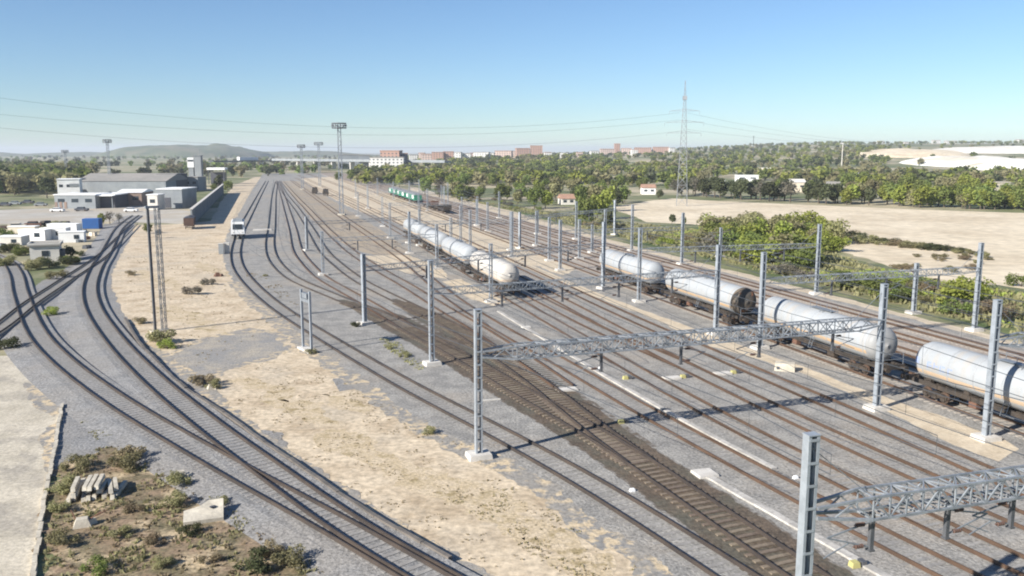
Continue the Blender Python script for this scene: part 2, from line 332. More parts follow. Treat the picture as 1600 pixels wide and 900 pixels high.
for i, (x, y, a, b) in enumerate([(470, 640, 60, 16), (560, 700, 70, 20), (640, 745, 60, 22), (720, 770, 90, 25), (820, 830, 80, 24), (420, 610, 50, 12), (300, 500, 60, 12), (260, 440, 50, 8), (330, 420, 30, 6), (880, 870, 70, 22), (540, 630, 40, 9)]):
    sheet('grass_patch', [(x + a * math.cos(t) * (1 + .3 * math.sin(3 * t + i)), y + a * .35 * math.cos(t) + b * math.sin(t)) for t in np.linspace(0, 6.28, 15)[:-1]], .0085 + i * .0004, M['dry_grass'], 1.2, 2.2)

# ------------------------------------------------------------------ railway tracks
def catmull(w, step):
    pts = [w[0] * 2 - w[1]] + w + [w[-1] * 2 - w[-2]]; out = []
    for i in range(1, len(pts) - 2):
        p0, p1, p2, p3 = pts[i - 1:i + 3]; n = max(2, int((p2 - p1).length / step))
        for j in range(n):
            t = j / n
            out.append(.5 * ((2 * p1) + (p2 - p0) * t + (2 * p0 - 5 * p1 + 4 * p2 - p3) * t * t + (3 * p1 - p0 - 3 * p2 + p3) * t ** 3))
    out.append(pts[-2])
    # smooth, resample
    for _ in range(6):
        out = [out[0]] + [(out[i - 1] + out[i] * 2 + out[i + 1]) / 4 for i in range(1, len(out) - 1)] + [out[-1]]
    return out
def arc(pl):
    s = [0.0]
    for a, b in zip(pl, pl[1:]): s.append(s[-1] + (b - a).length)
    return s
def at(pl, S, s):
    s = max(0, min(S[-1] - 1e-4, s)); i = int(np.searchsorted(S, s, 'right')) - 1; i = min(i, len(pl) - 2)
    t = (s - S[i]) / max(1e-6, S[i + 1] - S[i]); d = (pl[i + 1] - pl[i]).normalized()
    return pl[i].lerp(pl[i + 1], t), d
def sweep(pl, prof, off=0.0, z=0.0):
    v = []; f = []; n = len(prof)
    for i, p in enumerate(pl):
        d = (pl[min(i + 1, len(pl) - 1)] - pl[max(i - 1, 0)]).normalized(); nx = Vector((d.y, -d.x, 0))
        for a, b in prof:
            q = p + nx * (off + a); v.append((q.x, q.y, p.z + z + b))
    for i in range(len(pl) - 1):
        for j in range(n):
            k = (j + 1) % n; f.append((i * n + j, i * n + k, (i + 1) * n + k, (i + 1) * n + j))
    f.append(tuple(range(n))); f.append(tuple(reversed(range((len(pl) - 1) * n, len(pl) * n))))
    m = MB(); m.v = v; m.f = f; return m
RAILP = [(-.075, 0), (-.075, .03), (-.04, .055), (-.038, .18), (.038, .18), (.04, .055), (.075, .03), (.075, 0)]
slp_me = {}
for k, mm in (('wood', 'sleeper_wood'), ('conc', 'sleeper_concrete'), ('pale', 'sleeper_pale')):
    slp_me[k] = MB().box((0, 0, 0), (2.6, .26, .14)).mesh('sleeper', M[mm])
TR = {}
def track(key, pts, label, kind='conc', indiv=0, z=.03, rail='rail', slmax=150.0, shoulder=None, top=.0):
    w = [G(*p) for p in pts]
    pl = catmull(w, 2.0); pl = [Vector((p.x, p.y, 0)) for p in pl]
    if pl[0].y < pl[-1].y: pl.reverse()           # from far to near
    S = arc(pl); TR[key] = (pl, S, z + top)
    root = empty('railway_track', pl[-1]); root.location.z = 0
    tag(root, label, 'railway track', 'railway tracks of the yard')
    org = root.location
    loc = [p - Vector((org.x, org.y, 0)) for p in pl]
    if shoulder:
        hw, hh, mm = shoulder
        sweep(loc, [(-hw - hh * 1.3, 0.0), (-hw, hh), (hw, hh), (hw + hh * 9, 0.0)], 0, .014).build('ballast_shoulder', M[mm], root)
    for s in (-1, 1): sweep(loc, RAILP, s * .87, z + top + .055).build('rail', M[rail], root)
    # sleepers from the near end
    s = S[-1] - .3; k = 0; rest = MB(); sink = {'wood': .012, 'conc': .066, 'pale': .052}[kind]
    while s > 0:
        p, d = at(loc, S, s)
        if (p + org).y > slmax: break
        a = math.atan2(d.x, -d.y)
        vis = abs(P(p.x + org.x, p.y + org.y)[0] - 800) < 840 and P(p.x + org.x, p.y + org.y)[1] < 915
        if k < indiv and vis:
            o = link('sleeper', slp_me[kind], root, (p.x, p.y, z + top - sink), a + random.uniform(-.02, .02)); k += 1
        else: rest.box((p.x, p.y, z + top - sink - .002), (2.6, .25, .135), a)
        s -= .62
    if rest.v: tag(rest.build('sleepers', {'wood': M['sleeper_wood'], 'conc': M['sleeper_concrete'], 'pale': M['sleeper_pale']}[kind], root), kind='stuff')
    return root
def kline(k, x0, x1, n=9):
    xs = np.linspace(x0 ** .5, x1 ** .5, n) ** 2
    return [(x, 240 + k * (x - 420)) for x in xs]
track('T1', [(-60, 385), (-25, 396), (9, 410), (20, 422), (27, 437), (30, 455), (36.5, 475), (43.5, 495), (53, 517), (70, 542), (112, 582), (151, 611), (191.5, 640), (258, 680), (330, 722), (410, 768), (500, 816), (575, 860), (638, 897), (720, 946)],
      'track curving from the left edge to join the full curve at the bottom edge', indiv=60, rail='rail_dark', shoulder=(1.75, .2, 'ballast_dark'), top=.2)
track('T2', [(212, 338), (198, 348), (185, 360), (174, 380), (164, 400), (153, 416), (145.6, 432), (140, 450), (141, 470), (149, 492.5), (166, 519), (187, 546), (212, 573), (256, 615.5), (310, 660), (347, 690), (385, 718), (433, 752), (469, 781), (540, 832), (600, 868), (646, 896), (720, 938)],
      'track bending in a full curve past the two legged tower to the bottom edge', indiv=60, rail='rail_dark', shoulder=(1.75, .232, 'ballast_dark'), top=.236)
track('T3', [(-60, 552), (0, 517), (25, 496), (50, 476), (82, 455), (110, 436), (138, 418), (160, 402), (176, 386), (192, 370), (210, 352)],
      'straight dark track crossing the left curve diagonally beside the small white hut', rail='rail_dark', top=.23)
track('T4', [(417, 283), (404, 307), (395, 324), (385, 343), (376, 360), (371, 378), (367.5, 395), (370, 414), (380, 432), (400, 454), (427.5, 477.5), (460, 500), (489, 518), (546.7, 553), (604, 586.7), (666.7, 622), (733, 655), (800, 691), (850, 719), (913, 754), (1011.5, 815), (1102, 874), (1180, 925)],
      'leftmost yard track, under the white railcar, curving along the bare earth strip', indiv=90, rail='rail_dark')
track('T5', [(432, 284), (428, 305), (426, 330), (424, 355), (421, 380), (424, 400), (435, 417.5), (455, 435), (474, 444.5), (497, 454), (525, 465.5), (551, 476), (597, 493), (634, 513), (681, 537), (728, 563), (775, 592), (820, 619), (870, 646), (927, 677), (1018, 737), (1082.5, 782), (1131, 817), (1197, 861), (1255, 900), (1320, 945)],
      'brown wooden sleepered track running down to the bottom right of the yard', 'wood', 98, rail='rail_dark', slmax=110)
track('T5b', [(434, 282), (442, 298), (451, 311), (463, 326), (476, 345), (489, 366), (505, 392.5), (525, 412.5), (550.5, 432.5), (567, 443), (590, 455), (625, 472), (650, 485), (697, 506), (743, 534), (790, 564), (837, 597), (885, 636), (927, 672), (1000, 724)],
      'brown ballasted track merging into the wooden sleepered one from its right', 'wood', 40, rail='rail_dark', slmax=110)
track('T7', [(433, 284), (438, 296), (442, 308), (447, 325), (453, 345), (458, 362.5), (464, 390), (477, 410), (499, 432.5), (521, 446), (548, 461), (575, 476), (606, 495), (634, 512)],
      'third curved track from the left, bending in beside the brown ballast')
track('T9', [(441, 284), (460, 306), (480, 327), (505, 354), (532, 380), (550, 395), (577, 413), (605, 430), (640, 450), (668, 468), (700, 488), (735, 508), (780, 537), (830, 570), (880, 606)],
      'yard track bordering the brown ballast on its right, behind the second portal post')
track('T10', [(455, 282), (485, 303), (520, 329), (560, 357), (600, 384), (640, 413), (690, 455), (735, 487), (769, 508), (796, 524), (840, 548), (881, 571), (958, 616), (1007, 645), (1102, 697), (1176, 738), (1215, 759), (1307, 807), (1368, 840), (1448, 880), (1540, 926)],
      'rusty yard track along the left side of the long white cable trough')
track('T11', [(462, 278), (500, 297), (560, 326), (620, 360), (680, 396), (740, 432), (790, 462), (838, 490), (889.5, 520), (988, 578), (1024, 599), (1091, 636), (1172, 680), (1226, 708), (1281, 736), (1365, 778), (1452, 820), (1534, 860), (1640, 908)],
      'yard track holding the short tank train, right of the long white cable trough')
track('T12', [(466, 274), (520, 299), (600, 337), (700, 384), (780, 421), (840, 452), (890, 478), (963, 517), (1033, 555), (1094, 586), (1162, 619), (1246, 660), (1333, 700), (1399, 730), (1480, 766), (1570, 805), (1700, 861)],
      'yard track just right of the short tank train, second from the sandy strip')
track('T12b', [(720, 403), (780, 436), (840, 468), (885, 491), (930, 514), (975, 534), (1030, 556), (1075, 576)],
      'short connecting track between the two yard tracks beyond the nearest full gantry')
track('T13', [(470, 268), (540, 294), (640, 339), (740, 384), (840, 430), (916, 466), (970, 491), (1030, 518), (1090, 544), (1187, 586), (1255, 616), (1289, 630), (1379, 670), (1420, 688), (1560, 750), (1700, 812)],
      'yard track running right beside the pale sandy strip of gantry posts')
track('T15', kline(.369, 470, 3400, 14), 'track under the long train of white tank wagons', 'pale')
track('T16', kline(.339, 470, 1850), 'track directly behind the long tank train, carrying the far green vehicles', 'pale', slmax=180)
track('T17', kline(.3135, 480, 1850), 'second rusty track behind the long tank train', 'pale', indiv=100, slmax=180)
track('T18', kline(.2915, 490, 1900), 'third rusty track behind the long tank train', 'pale', indiv=100, slmax=180)
track('T19', kline(.2725, 500, 1950), 'outermost rusty track next to the green verge', 'pale', indiv=100, slmax=180)

# brown ballast under the wooden track
def strip_along(name, key, s0y, s1y, hw, z, m):
    pl, S, _ = TR[key]; seg = [p for p in pl if s1y <= p.y <= s0y]; L_ = []; R_ = []
    for i, p in enumerate(seg):
        d = (seg[min(i + 1, len(seg) - 1)] - seg[max(i - 1, 0)]).normalized(); n = Vector((d.y, -d.x, 0))
        e = min(1, .15 + i / 8)
        L_.append(p - n * hw * e); R_.append(p + n * hw * e)
    return sheet(name, [(q.x, q.y) for q in L_ + R_[::-1]], z, m, .22, 1.4, world=True)
M['brown_mix'] = mat('brown_mix', (.12, .098, .075), (.225, .21, .19), 1.1, lo=.45, hi=.56, fine=4, fine_amt=.4, bump=.9, detail=12)
strip_along('ballast_bed', 'T5', 114, 30, 2.35, .0225, M['brown_mix'])
strip_along('ballast_bed', 'T5b', 114, 53, 2.5, .0215, M['brown_mix'])
strip_along('ballast_bed', 'T5', 114, 30, 2.2, .0244, M['ballast_brown'])
strip_along('ballast_bed', 'T5b', 114, 53, 2.1, .028, M['ballast_brown'])

# overhead wires
for i, (key, lab) in enumerate([('T4', 'thin overhead wire above the leftmost yard track'), ('T5', 'thin overhead wire above the wooden sleepered track'), ('T10', 'thin overhead wire left of the white cable trough'), ('T11', 'thin overhead wire above the short tank train'),
                                ('T12', 'thin overhead wire right of the short tank train'), ('T13', 'thin overhead wire beside the sandy strip'), ('T15', 'thin overhead wire above the long tank train'), ('T17', 'thin overhead wire behind the long tank train'), ('T19', 'thin overhead wire along the green verge'), ('T9', 'thin overhead wire right of the brown ballast'), ('T16', 'thin overhead wire directly behind the long tank train'), ('T18', 'thin overhead wire over the third rusty track'), ('T7', 'thin overhead wire over the third curved track'), ('T5b', 'thin overhead wire over the merging brown track')]):
    pl, S, z = TR[key]; m = MB(); seg = [p for p in pl if 30 < p.y < 420][::4]
    q_ = .023; o = sweep(seg, [(-q_, 0), (0, q_), (q_, 0), (0, -q_)], 0, 5.4)
    sag = [Vector((p.x, p.y, .45 * (((i_ % 4) - 2) / 2) ** 2)) for i_, p in enumerate(seg)]
    o2 = sweep(sag, [(-q_, 0), (0, q_), (q_, 0), (0, -q_)], 0, 6.2); o.add(o2.v, o2.f)
    for p_, g_ in zip(seg, sag): o.bar((p_.x, p_.y, 5.4), (g_.x, g_.y, 6.2 + g_.z), .016)
    tag(o.build('overhead_wire', M['wire']), lab, 'overhead wire', 'overhead contact wires')

# ------------------------------------------------------------------ masts and portals
def post_mb(h, w=.42, dpt=.36):
    m = MB()
    for s in (-1, 1):
        m.box((s * w / 2, 0, h / 2), (.03, dpt, h))                          # channel web
        for t in (-1, 1): m.box((s * (w / 2 - .055), t * (dpt / 2 - .012), h / 2), (.08, .02, h))
    n = int(h / .85)
    for i in range(n + 1):
        z = .2 + i * (h - .35) / n
        for t in (-1, 1): m.box((0, t * (dpt / 2 + .006), z), (w - .04, .016, .10))
    m.box((0, 0, h + .02), (w + .06, dpt + .04, .04))
    return m
POST = {}
def post(h):
    k = round(h, 1)
    if k not in POST: POST[k] = post_mb(k).mesh('post', M['galv'])
    return POST[k]
found_me = MB().box((0, 0, .16), (1.5, 1.3, .36), taper=.93).mesh('foundation', M['concrete'])
def beam_mb(L, z, q=1.0):
    m = MB(); hw, hh = .42 * q ** .5, .42 * q ** .5; x0, x1 = .25, L - .25
    for y in (-hw, hw):
        for zz in (z - hh, z + hh): m.bar((x0 + 2.2, y, zz), (x1 - 2.2, y, zz), .085 * q)
    n = int((x1 - x0 - 4.4) / .72); dx = (x1 - x0 - 4.4) / n
    for i in range(n):
        a, b = x0 + 2.2 + i * dx, x0 + 2.2 + (i + 1) * dx; f = i % 2
        for y in (-hw, hw):
            m.bar((a, y, z - hh if f else z + hh), (b, y, z + hh if f else z - hh), .055 * q)
            m.bar((a, y, z - hh), (a, y, z + hh), .05 * q)
        for zz in (z - hh, z + hh):
            m.bar((a, -hw if f else hw, zz), (b, hw if f else -hw, zz), .05 * q); m.bar((a, -hw, zz), (a, hw, zz), .05 * q)
    # tapering ends where the girder meets the posts
    for e, s in ((x0, 1), (x1, -1)):
        for y in (-hw, hw):
            m.bar((e, y * .55, z - .16), (e + s * 2.2, y, z - hh), .10 * q); m.bar((e, y * .55, z + .2), (e + s * 2.2, y, z + hh), .10 * q)
            m.bar((e + s * .7, y * .7, z - .2), (e + s * 1.4, y * .85, z + .28), .05 * q); m.bar((e + s * 1.4, y * .85, z + .28), (e + s * 2.2, y, z - hh), .05 * q)
    return m
def drop_parts(root, x, z, s):
    d = MB().box((0, 0, -.75), (.16, .16, 1.5)).box((0, 0, -1.46), (.24, .24, .06)).build('drop_post', M['steel_dark'], root, (x, 0, z - .34))
    a = MB(); a.bar((0, 0, -.35), (s * 1.9, 0, -.75), .05); a.bar((0, 0, -1.35), (s * 1.9, 0, -.75), .045); a.bar((s * .9, 0, -1.05), (s * 2.0, 0, -1.5), .04)
    a.build('registration_arm', M['galv_dark'], d)
    for zz in (-.42, -1.25):
        q = MB().cyl((s * .3, 0, zz), (s * .75, 0, zz), .035, n=6)
        for k in range(4): q.cyl((s * (.35 + k * .09), 0, zz), (s * (.395 + k * .09), 0, zz), .085, n=8)
        q.build('insulator', M['insulator'], d)
def portal(b0, b1, label, h0=9.5, h1=9.5, zb=6.75, drops=(.22, .42, .62, .82), world=False):
    A = b0 if isinstance(b0, Vector) else G(*b0); B = b1 if isinstance(b1, Vector) else G(*b1)
    d = B - A; L = d.length; rz = math.atan2(d.y, d.x)
    root = empty('catenary_portal', A, rz)
    tag(root, label, 'catenary portal', 'lattice portals over the yard tracks')
    for x, h in ((0, h0), (L, h1)):
        link('post', post(h), root, (x, 0, .1)); link('foundation', found_me, root, (x, 0, 0))
    beam_mb(L, zb, 1.0 if A.y < 60 else (.62 if A.y < 85 else .5)).build('beam', M['galv_mid'], root)
    for i, t in enumerate(drops): drop_parts(root, t * L, zb, 1 if i % 2 else -1)
    for x in (0.0, L): MB().bar((x, 0, (h0 if x == 0 else h1) - .35), (x + (2.6 if x == 0 else -2.6), 0, zb + .34), .03).build('stay_rod', M['galv_dark'], root)
    return root
DIR = Vector((.955, .297, 0))
A0 = G(748, 715); C0 = G(1369, 640); D0 = G(1246, 1075); F0 = G(1540, 687)
portal((748, 715), (1369, 640), 'nearest full gantry, its left post on the earth strip, crossing to the tank train', drops=(.27, .46, .66, .86))
portal((675, 570), (1118, 523), 'second gantry back, its left post on a white block before the brown ballast')
portal(D0, D0 + DIR * 31, 'closest gantry at bottom right, cut by the frame, with insulators under its beam', drops=(.09, .2, .3, .38, .46, .7))
portal(F0, F0 + DIR * 27, 'gantry at the right edge whose post stands on the wide pale sand pad', drops=(.3, .5, .7))
portal((1187, 545), (1522, 517), 'gantry behind the long train, left post between two tank wagons, right post in the verge', drops=(.3, .55, .8))
portal((998, 472), (1275, 460), 'gantry whose beam crosses in front of the bright green thicket', drops=(.3, .55, .8))
portal((570, 507), (942, 451), 'third gantry back, short left post beside weeds, right post before the rearmost wagon', 7.9, 9.4, 6.3)
portal((875, 423), (1065, 413), 'distant gantry left of the thicket, at the head of the long tank train', 8.2, 8.8, 6.3, (.35, .7))
portal((812, 388), (960, 367), 'far gantry before the round green tree at the end of the verge', 7.2, 8.0, 6.0, (.35, .7))

portal((640, 396), (798, 391), 'distant gantry spanning the rear wagon of the short tank train', 7.4, 7.4, 5.8, (.35, .7))
portal((598, 354), (746, 353), 'far gantry beyond the short tank train', 7.6, 7.6, 5.8, (.4,))
portal((575, 326), (694, 327), 'far gantry beside the dark flat wagons', 7.6, 7.6, 5.8, (.4,))
portal((556, 309), (655, 309), 'farthest gantry, at the green train', 7.6, 7.6, 5.8, (.4,))
portal((505, 430), (683, 421), 'thin gantry over the curved tracks left of the short tank train', 6.8, 7.4, 5.6, (.3, .6))
portal((480, 392), (640, 380), 'thin gantry over the curved tracks farther back', 6.6, 6.6, 5.4, (.4,))
def single_mast(x, yb, yt, label, arm=1):
    A = G(x, yb); h = (yb - yt) / (yb - HOR) * H
    root = empty('catenary_mast', A, .3)
    tag(root, label, 'catenary mast', 'single catenary masts')
    link('post', post(round(h, 1)), root, (0, 0, .1)); link('foundation', found_me, root)
    z = min(h - .8, 6.6)
    a = MB(); a.bar((0, 0, z), (arm * 2.6, 0, z + .1), .06); a.bar((0, 0, z - 1.2), (arm * 2.6, 0, z + .1), .05); a.bar((arm * 1.3, 0, z - .6), (arm * 2.7, 0, z - 1.3), .04)
    a.build('cantilever_arm', M['galv_dark'], root)
    q = MB().cyl((arm * .3, 0, z), (arm * .75, 0, z), .035, n=6)
    for k in range(4): q.cyl((arm * (.35 + k * .09), 0, z), (arm * (.4 + k * .09), 0, z), .085, n=8)
    q.build('insulator', M['insulator'], root)
for a in [(767, 472, 381, 'grey mast in front of the cream tank wagon', -1), (705, 404, 341, 'thin mast behind the white wagons of the short tank train', 1), 
          (656, 384, 328, 'mast in front of the third wagon of the short tank train', 1), (987, 392, 320, 'mast in the scrub left of the thicket', -1),
          (1427, 490, 412, 'thin pale mast in the verge between shrubs', -1), (1125, 402, 356, 'thin mast sunk in front of the left side of the thicket', -1), (745, 352, 312, 'far mast at the sandy edge behind the green train', -1), (840, 366, 330, 'mast behind the third rusty track, left of the round bright tree', -1), (925, 395, 352, 'thin mast by the verge left of the long train', -1), (722, 345, 308, 'far mast at the foot of the wood', -1), (690, 318, 290, 'farthest mast under the wood', -1)]:
    single_mast(*a)

for i, (x, y) in enumerate([(560, 338), (610, 372), (655, 352), (668, 330), (720, 378), (735, 398), (762, 362), (780, 341), (800, 402), (838, 384), (858, 408), (900, 374), (905, 405), (945, 388), (640, 318), (615, 312), (590, 306), (700, 322)]):
    single_mast(x, y, y - (y - HOR) * (.37 + .06 * (i % 3) / 2), 'slim grey mast standing among the others in the far half of the yard', -1 if i % 2 else 1)
# H-frame of two posts beside the leftmost yard track
A = G(474, 545); B = G(487, 551); root = empty('signal_frame', (A + B) / 2, math.atan2((B - A).y, (B - A).x))
tag(root, 'pair of grey posts joined by a crossbar beside the leftmost yard track', 'signal frame')
L = (B - A).length
for s in (-1, 1):
    MB().box((s * L / 2, 0, 3.0), (.2, .2, 6.0)).build('post', M['galv'], root)
MB().box((0, 0, 5.0), (L, .16, .3)).box((0, 0, 5.5), (L * .6, .3, .5)).build('crossbar', M['galv_dark'], root)
MB().box((0, 0, .1), (L + .9, .9, .24)).build('foundation', M['concrete'], root)

# two-post tower with a pale head
A = G(243, 519); B = G(257, 517); root = empty('lattice_tower', (A + B) / 2, math.atan2((B - A).y, (B - A).x))
tag(root, 'slender two legged tower, one leg solid and one lattice, on the bare earth', 'tower')
L = (B - A).length; hT = 13.6
m = MB().box((-L / 2, 0, hT / 2), (.24, .24, hT)); m.build('leg', M['steel_dark'], root)
m = MB()
for sx in (-.22, .22):
    for sy in (-.22, .22): m.bar((L / 2 + sx, sy, 0), (L / 2 + sx, sy, hT), .06)
for i in range(17):
    z0 = i * .8; z1 = z0 + .8; s = 1 if i % 2 else -1
    for t in (-.22, .22):
        m.bar((L / 2 - .22 * s, t, z0), (L / 2 + .22 * s, t, z1), .035); m.bar((L / 2 + t, -.22 * s, z0), (L / 2 + t, .22 * s, z1), .035)
m.build('leg', M['galv_dark'], root)
MB().box((0, 0, hT - .1), (L + .5, .3, .25)).build('crossbar', M['galv_dark'], root)
MB().box((0, 0, .1), (L + 1.0, 1.0, .22)).build('foundation', M['concrete_old'], root)

# ------------------------------------------------------------------ wagons
def tank_profile(L, r):
    a = L / 2; e = .95; pr = []
    for k in range(7):
        t = math.pi / 2 * k / 6; pr.append((-a + e * (1 - math.sin(t)), max(.02, r * math.cos(t) ** .8 if k < 6 else r * .02)))
    pr = pr[::-1]; pr = [(-a + e * (1 - math.cos(t)), max(.03, r * math.sin(t) ** .85)) for t in np.linspace(0.0, math.pi / 2, 8)]
    return pr + [(-x, q) for x, q in pr[::-1]]
LW = 19.6; RT = 1.52; CZ = 2.78
bog = MB()
for s in (-1, 1):
    bog.box((0, s * 1.0, .52), (2.5, .12, .34)); bog.box((-.9, s * 1.0, .46), (.4, .22, .46)); bog.box((.9, s * 1.0, .46), (.4, .22, .46)); bog.box((0, s * 1.02, .46), (.5, .2, .5))
bog.box((0, 0, .6), (.5, 2.0, .3)); bog_me = bog.mesh('bogie', M['underframe'])
wh = MB()
for s in (-1, 1): wh.cyl((0, s * .80, 0), (0, s * .93, 0), .46, n=16)
wh.cyl((0, -.8, 0), (0, .8, 0), .08, n=8); wh_me = wh.mesh('wheelset', M['wheel'], False)
def tank_wagon(matk):
    root = empty('tank_wagon', (0, 0, 0))
    t = MB().lathe_x(tank_profile(LW - 1.6, RT), CZ, 36).build('tank', M[matk], root, smooth=True)
    r = MB()
    for x in np.linspace(-LW / 2 + 2.2, LW / 2 - 2.2, 7): r.lathe_x([(x - .05, RT + .001), (x - .05, RT + .014), (x + .05, RT + .014), (x + .05, RT + .001)], CZ, 36)
    r.build('band', M['band'], t)
    f = MB(); hl = LW / 2
    for s in (-1, 1):
        f.box((0, s * .95, 1.12), (LW - .4, .14, .34)); f.box((s * (hl - .2), 0, 1.1), (.16, 2.5, .42))
        for y in (-.9, .9): f.cyl((s * (hl - .12), y, 1.06), (s * (hl + .45), y, 1.06), .11, n=8); f.cyl((s * (hl + .45), y, 1.06), (s * (hl + .52), y, 1.06), .25, n=12)
    for x in (-6.5, -3.2, 0, 3.2, 6.5): f.box((x, 0, 1.12), (.3, 2.2, .3))
    f.box((0, 0, 1.15), (LW - .6, .5, .3))
    for x in (-7.4, -3.6, 3.6, 7.4):
        for s in (-1, 1): f.box((x, s * .8, 1.42), (.5, .3, .5))
    f.build('underframe', M['underframe'], root)
    MB().cyl((-1.2, .45, .72), (1.2, .45, .72), .24, n=10).build('air_tank', M['underframe'], root)
    MB().box((2.6, -.6, .75), (1.0, .6, .4)).build('brake_box', M['underframe'], root); MB().box((-2.9, -.75, .72), (.7, .5, .45)).build('valve_box', M['rust'], root)
    for x in (-hl + 3.2, hl - 3.2):
        g = link('bogie', bog_me, root, (x, 0, 0))
        for dx in (-.9, .9): link('wheelset', wh_me, g, (dx, 0, .46))
    w = MB(); w.box((0, 0, CZ + RT + .12), (3.2, .7, .04))
    for x in (-1.6, 0, 1.6):
        for s in (-1, 1): w.bar((x, s * .35, CZ + RT - .06), (x, s * .35, CZ + RT + .6), .035)
    for s in (-1, 1): w.bar((-1.6, s * .35, CZ + RT + .6), (1.6, s * .35, CZ + RT + .6), .035)
    w.build('walkway', M['galv_dark'], root)
    l = MB()
    for s in (-.22, .22): l.bar((.4 + s, -1.62, .9), (.4 + s, -.5, CZ + RT + .1), .035)
    for k in range(9):
        t = k / 8; l.bar((.18, -1.62 + 1.12 * t, .9 + (CZ + RT - .8) * t), (.62, -1.62 + 1.12 * t, .9 + (CZ + RT - .8) * t), .03)
    l.build('ladder', M['galv_dark'], root)
    e = MB()
    for y in (-1.15, 1.15): e.bar((hl - .25, y, 1.25), (hl - .25, y, 2.25), .04)
    e.bar((hl - .25, -1.15, 2.25), (hl - .25, 1.15, 2.25), .04); e.bar((hl - .25, -1.15, 1.75), (hl - .25, 1.15, 1.75), .04)
    e.build('end_railing', M['galv_dark'], root)
    return root
def on_track(root, key, s):
    pl, S, z = TR[key]; a, _ = at(pl, S, s - LW / 2 + 3); b, _ = at(pl, S, s + LW / 2 - 3); p = (a + b) / 2
    d = b - a; root.location = (p.x, p.y, z + .235); root.rotation_euler = (0, 0, math.atan2(d.y, d.x)); return root
def s_of_x(key, x):
    pl, S, z = TR[key]; best = min(range(len(pl)), key=lambda i: abs(P(pl[i].x, pl[i].y, 2.0)[0] - x)); return S[best]
protos = {k: tank_wagon(k) for k in ('tank_white', 'tank_cream', 'tank_grey')}
used = set()
def wagon(k, key, s, label, group):
    o = protos[k] if k not in used else copy_tree(protos[k]); used.add(k)
    tag(o, label, 'tank wagon', group); return on_track(o, key, s)
s4 = s_of_x('T15', 1425) + LW / 2 - .3; pitch = 22.3; gl = 'wagons of the long tank train'
w4 = wagon('tank_white', 'T15', s4, 'white tank wagon cut by the right edge, blue lettering on its side', gl)
w3 = wagon('tank_grey', 'T15', s4 - pitch, 'grey white tank wagon with a fully visible grey domed end, behind the nearest gantry post', gl)
w2 = wagon('tank_grey', 'T15', s4 - 2 * pitch, 'tank wagon of the long train with a dark stained end, second from its rear', gl)
w1 = wagon('tank_white', 'T15', s4 - 3 * pitch - .6, 'rearmost white tank wagon of the long train', gl)
s1 = s_of_x('T11', 797) - LW / 2 + .4; gs = 'wagons of the short tank train'
wagon('tank_cream', 'T11', s1, 'cream white tank wagon at the near end of the short train', gs)
wagon('tank_white', 'T11', s1 - pitch, 'white tank wagon next behind the cream one', gs)
wagon('tank_white', 'T11', s1 - 2 * pitch, 'white tank wagon third from the near end of the short train', gs)
wagon('tank_white', 'T11', s1 - 3 * pitch, 'white tank wagon at the far end of the short train', gs)
# blue lettering and dark patches on the side of the nearest wagon (-y side)
def side_patch(mb, x, ang, w, dh, r=RT + .006):   # small plate hugging the barrel
    n = 3; vs = []
    for k in range(n + 1):
        a = ang + (k / n - .5) * dh / RT
        for xx in (x - w / 2, x + w / 2): vs.append((xx, -r * math.cos(a), CZ + r * math.sin(a)))
    mb.add(vs, [(2 * k, 2 * k + 1, 2 * k + 3, 2 * k + 2) for k in range(n)])
M['lettering'] = mat('lettering', (.24, .29, .42))
for x, a, w, h in [(-8.1, .12, .42, .5), (-7.0, .02, .14, .5), (-6.82, .16, .3, .12), (-6.72, .0, .3, .1), (-6.35, .05, .13, .5), (-6.1, .05, .3, .12), (-5.7, .0, .12, .5), (-5.4, .12, .3, .12), (-5.4, -.1, .3, .12), (-4.9, -.02, .12, .5), (-4.65, .1, .3, .1)]: l1 = MB(); side_patch(l1, x, a, w, h); l1.build('lettering', M['lettering'], w4.children[0])
M['stain'] = mat('stain', (.06, .058, .055), (.12, .095, .07), 1.1, rough=.8, c3=(.28, .12, .05), scale3=.9, lo3=.56, hi3=.62)
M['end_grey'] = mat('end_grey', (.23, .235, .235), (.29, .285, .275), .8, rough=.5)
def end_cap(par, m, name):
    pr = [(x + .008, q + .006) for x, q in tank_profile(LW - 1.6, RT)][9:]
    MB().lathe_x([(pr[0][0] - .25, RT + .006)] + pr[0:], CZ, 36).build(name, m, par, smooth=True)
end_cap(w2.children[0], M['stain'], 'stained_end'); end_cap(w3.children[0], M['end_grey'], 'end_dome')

# far green train and dark flat wagons on T16
def far_vehicle(name, L, label, cat, group, kind):
    root = empty(name, (0, 0, 0)); tag(root, label, cat, group)
    if kind == 'loco':
        MB().box((0, 0, 2.1), (L, 2.8, 1.9)).build('body', M['green_paint'], root)
        MB().box((0, 0, 3.25), (L - .6, 2.5, .35)).build('roof', M['greywall'], root)
        MB().box((-L * .3, 0, 2.3), (L * .16, 2.84, 1.2)).box((L * .3, 0, 2.3), (L * .2, 2.84, 1.3)).build('side_panel', M['white'], root)
        MB().box((L / 2 - 1.5, 0, 2.75), (1.2, 2.86, .5)).build('window', M['glass'], root)
    else:
        MB().box((0, 0, 1.15), (L, 2.7, .35)).build('deck', M['underframe'], root)
        MB().box((L / 2 - .2, 0, 2.0), (.3, 2.6, 1.6)).box((-L * .2, 0, 1.5), (L * .3, 2.2, .5)).build('end_wall', M['rust' if kind == 'rust' else 'underframe'], root)
    for x in (-L / 2 + 3, L / 2 - 3):
        g = link('bogie', bog_me, root, (x, 0, 0))
        for dx in (-.9, .9): link('wheelset', wh_me, g, (dx, 0, .46))
    return root
gg = 'vehicles of the far green train'
xs = s_of_x('T16', 699)
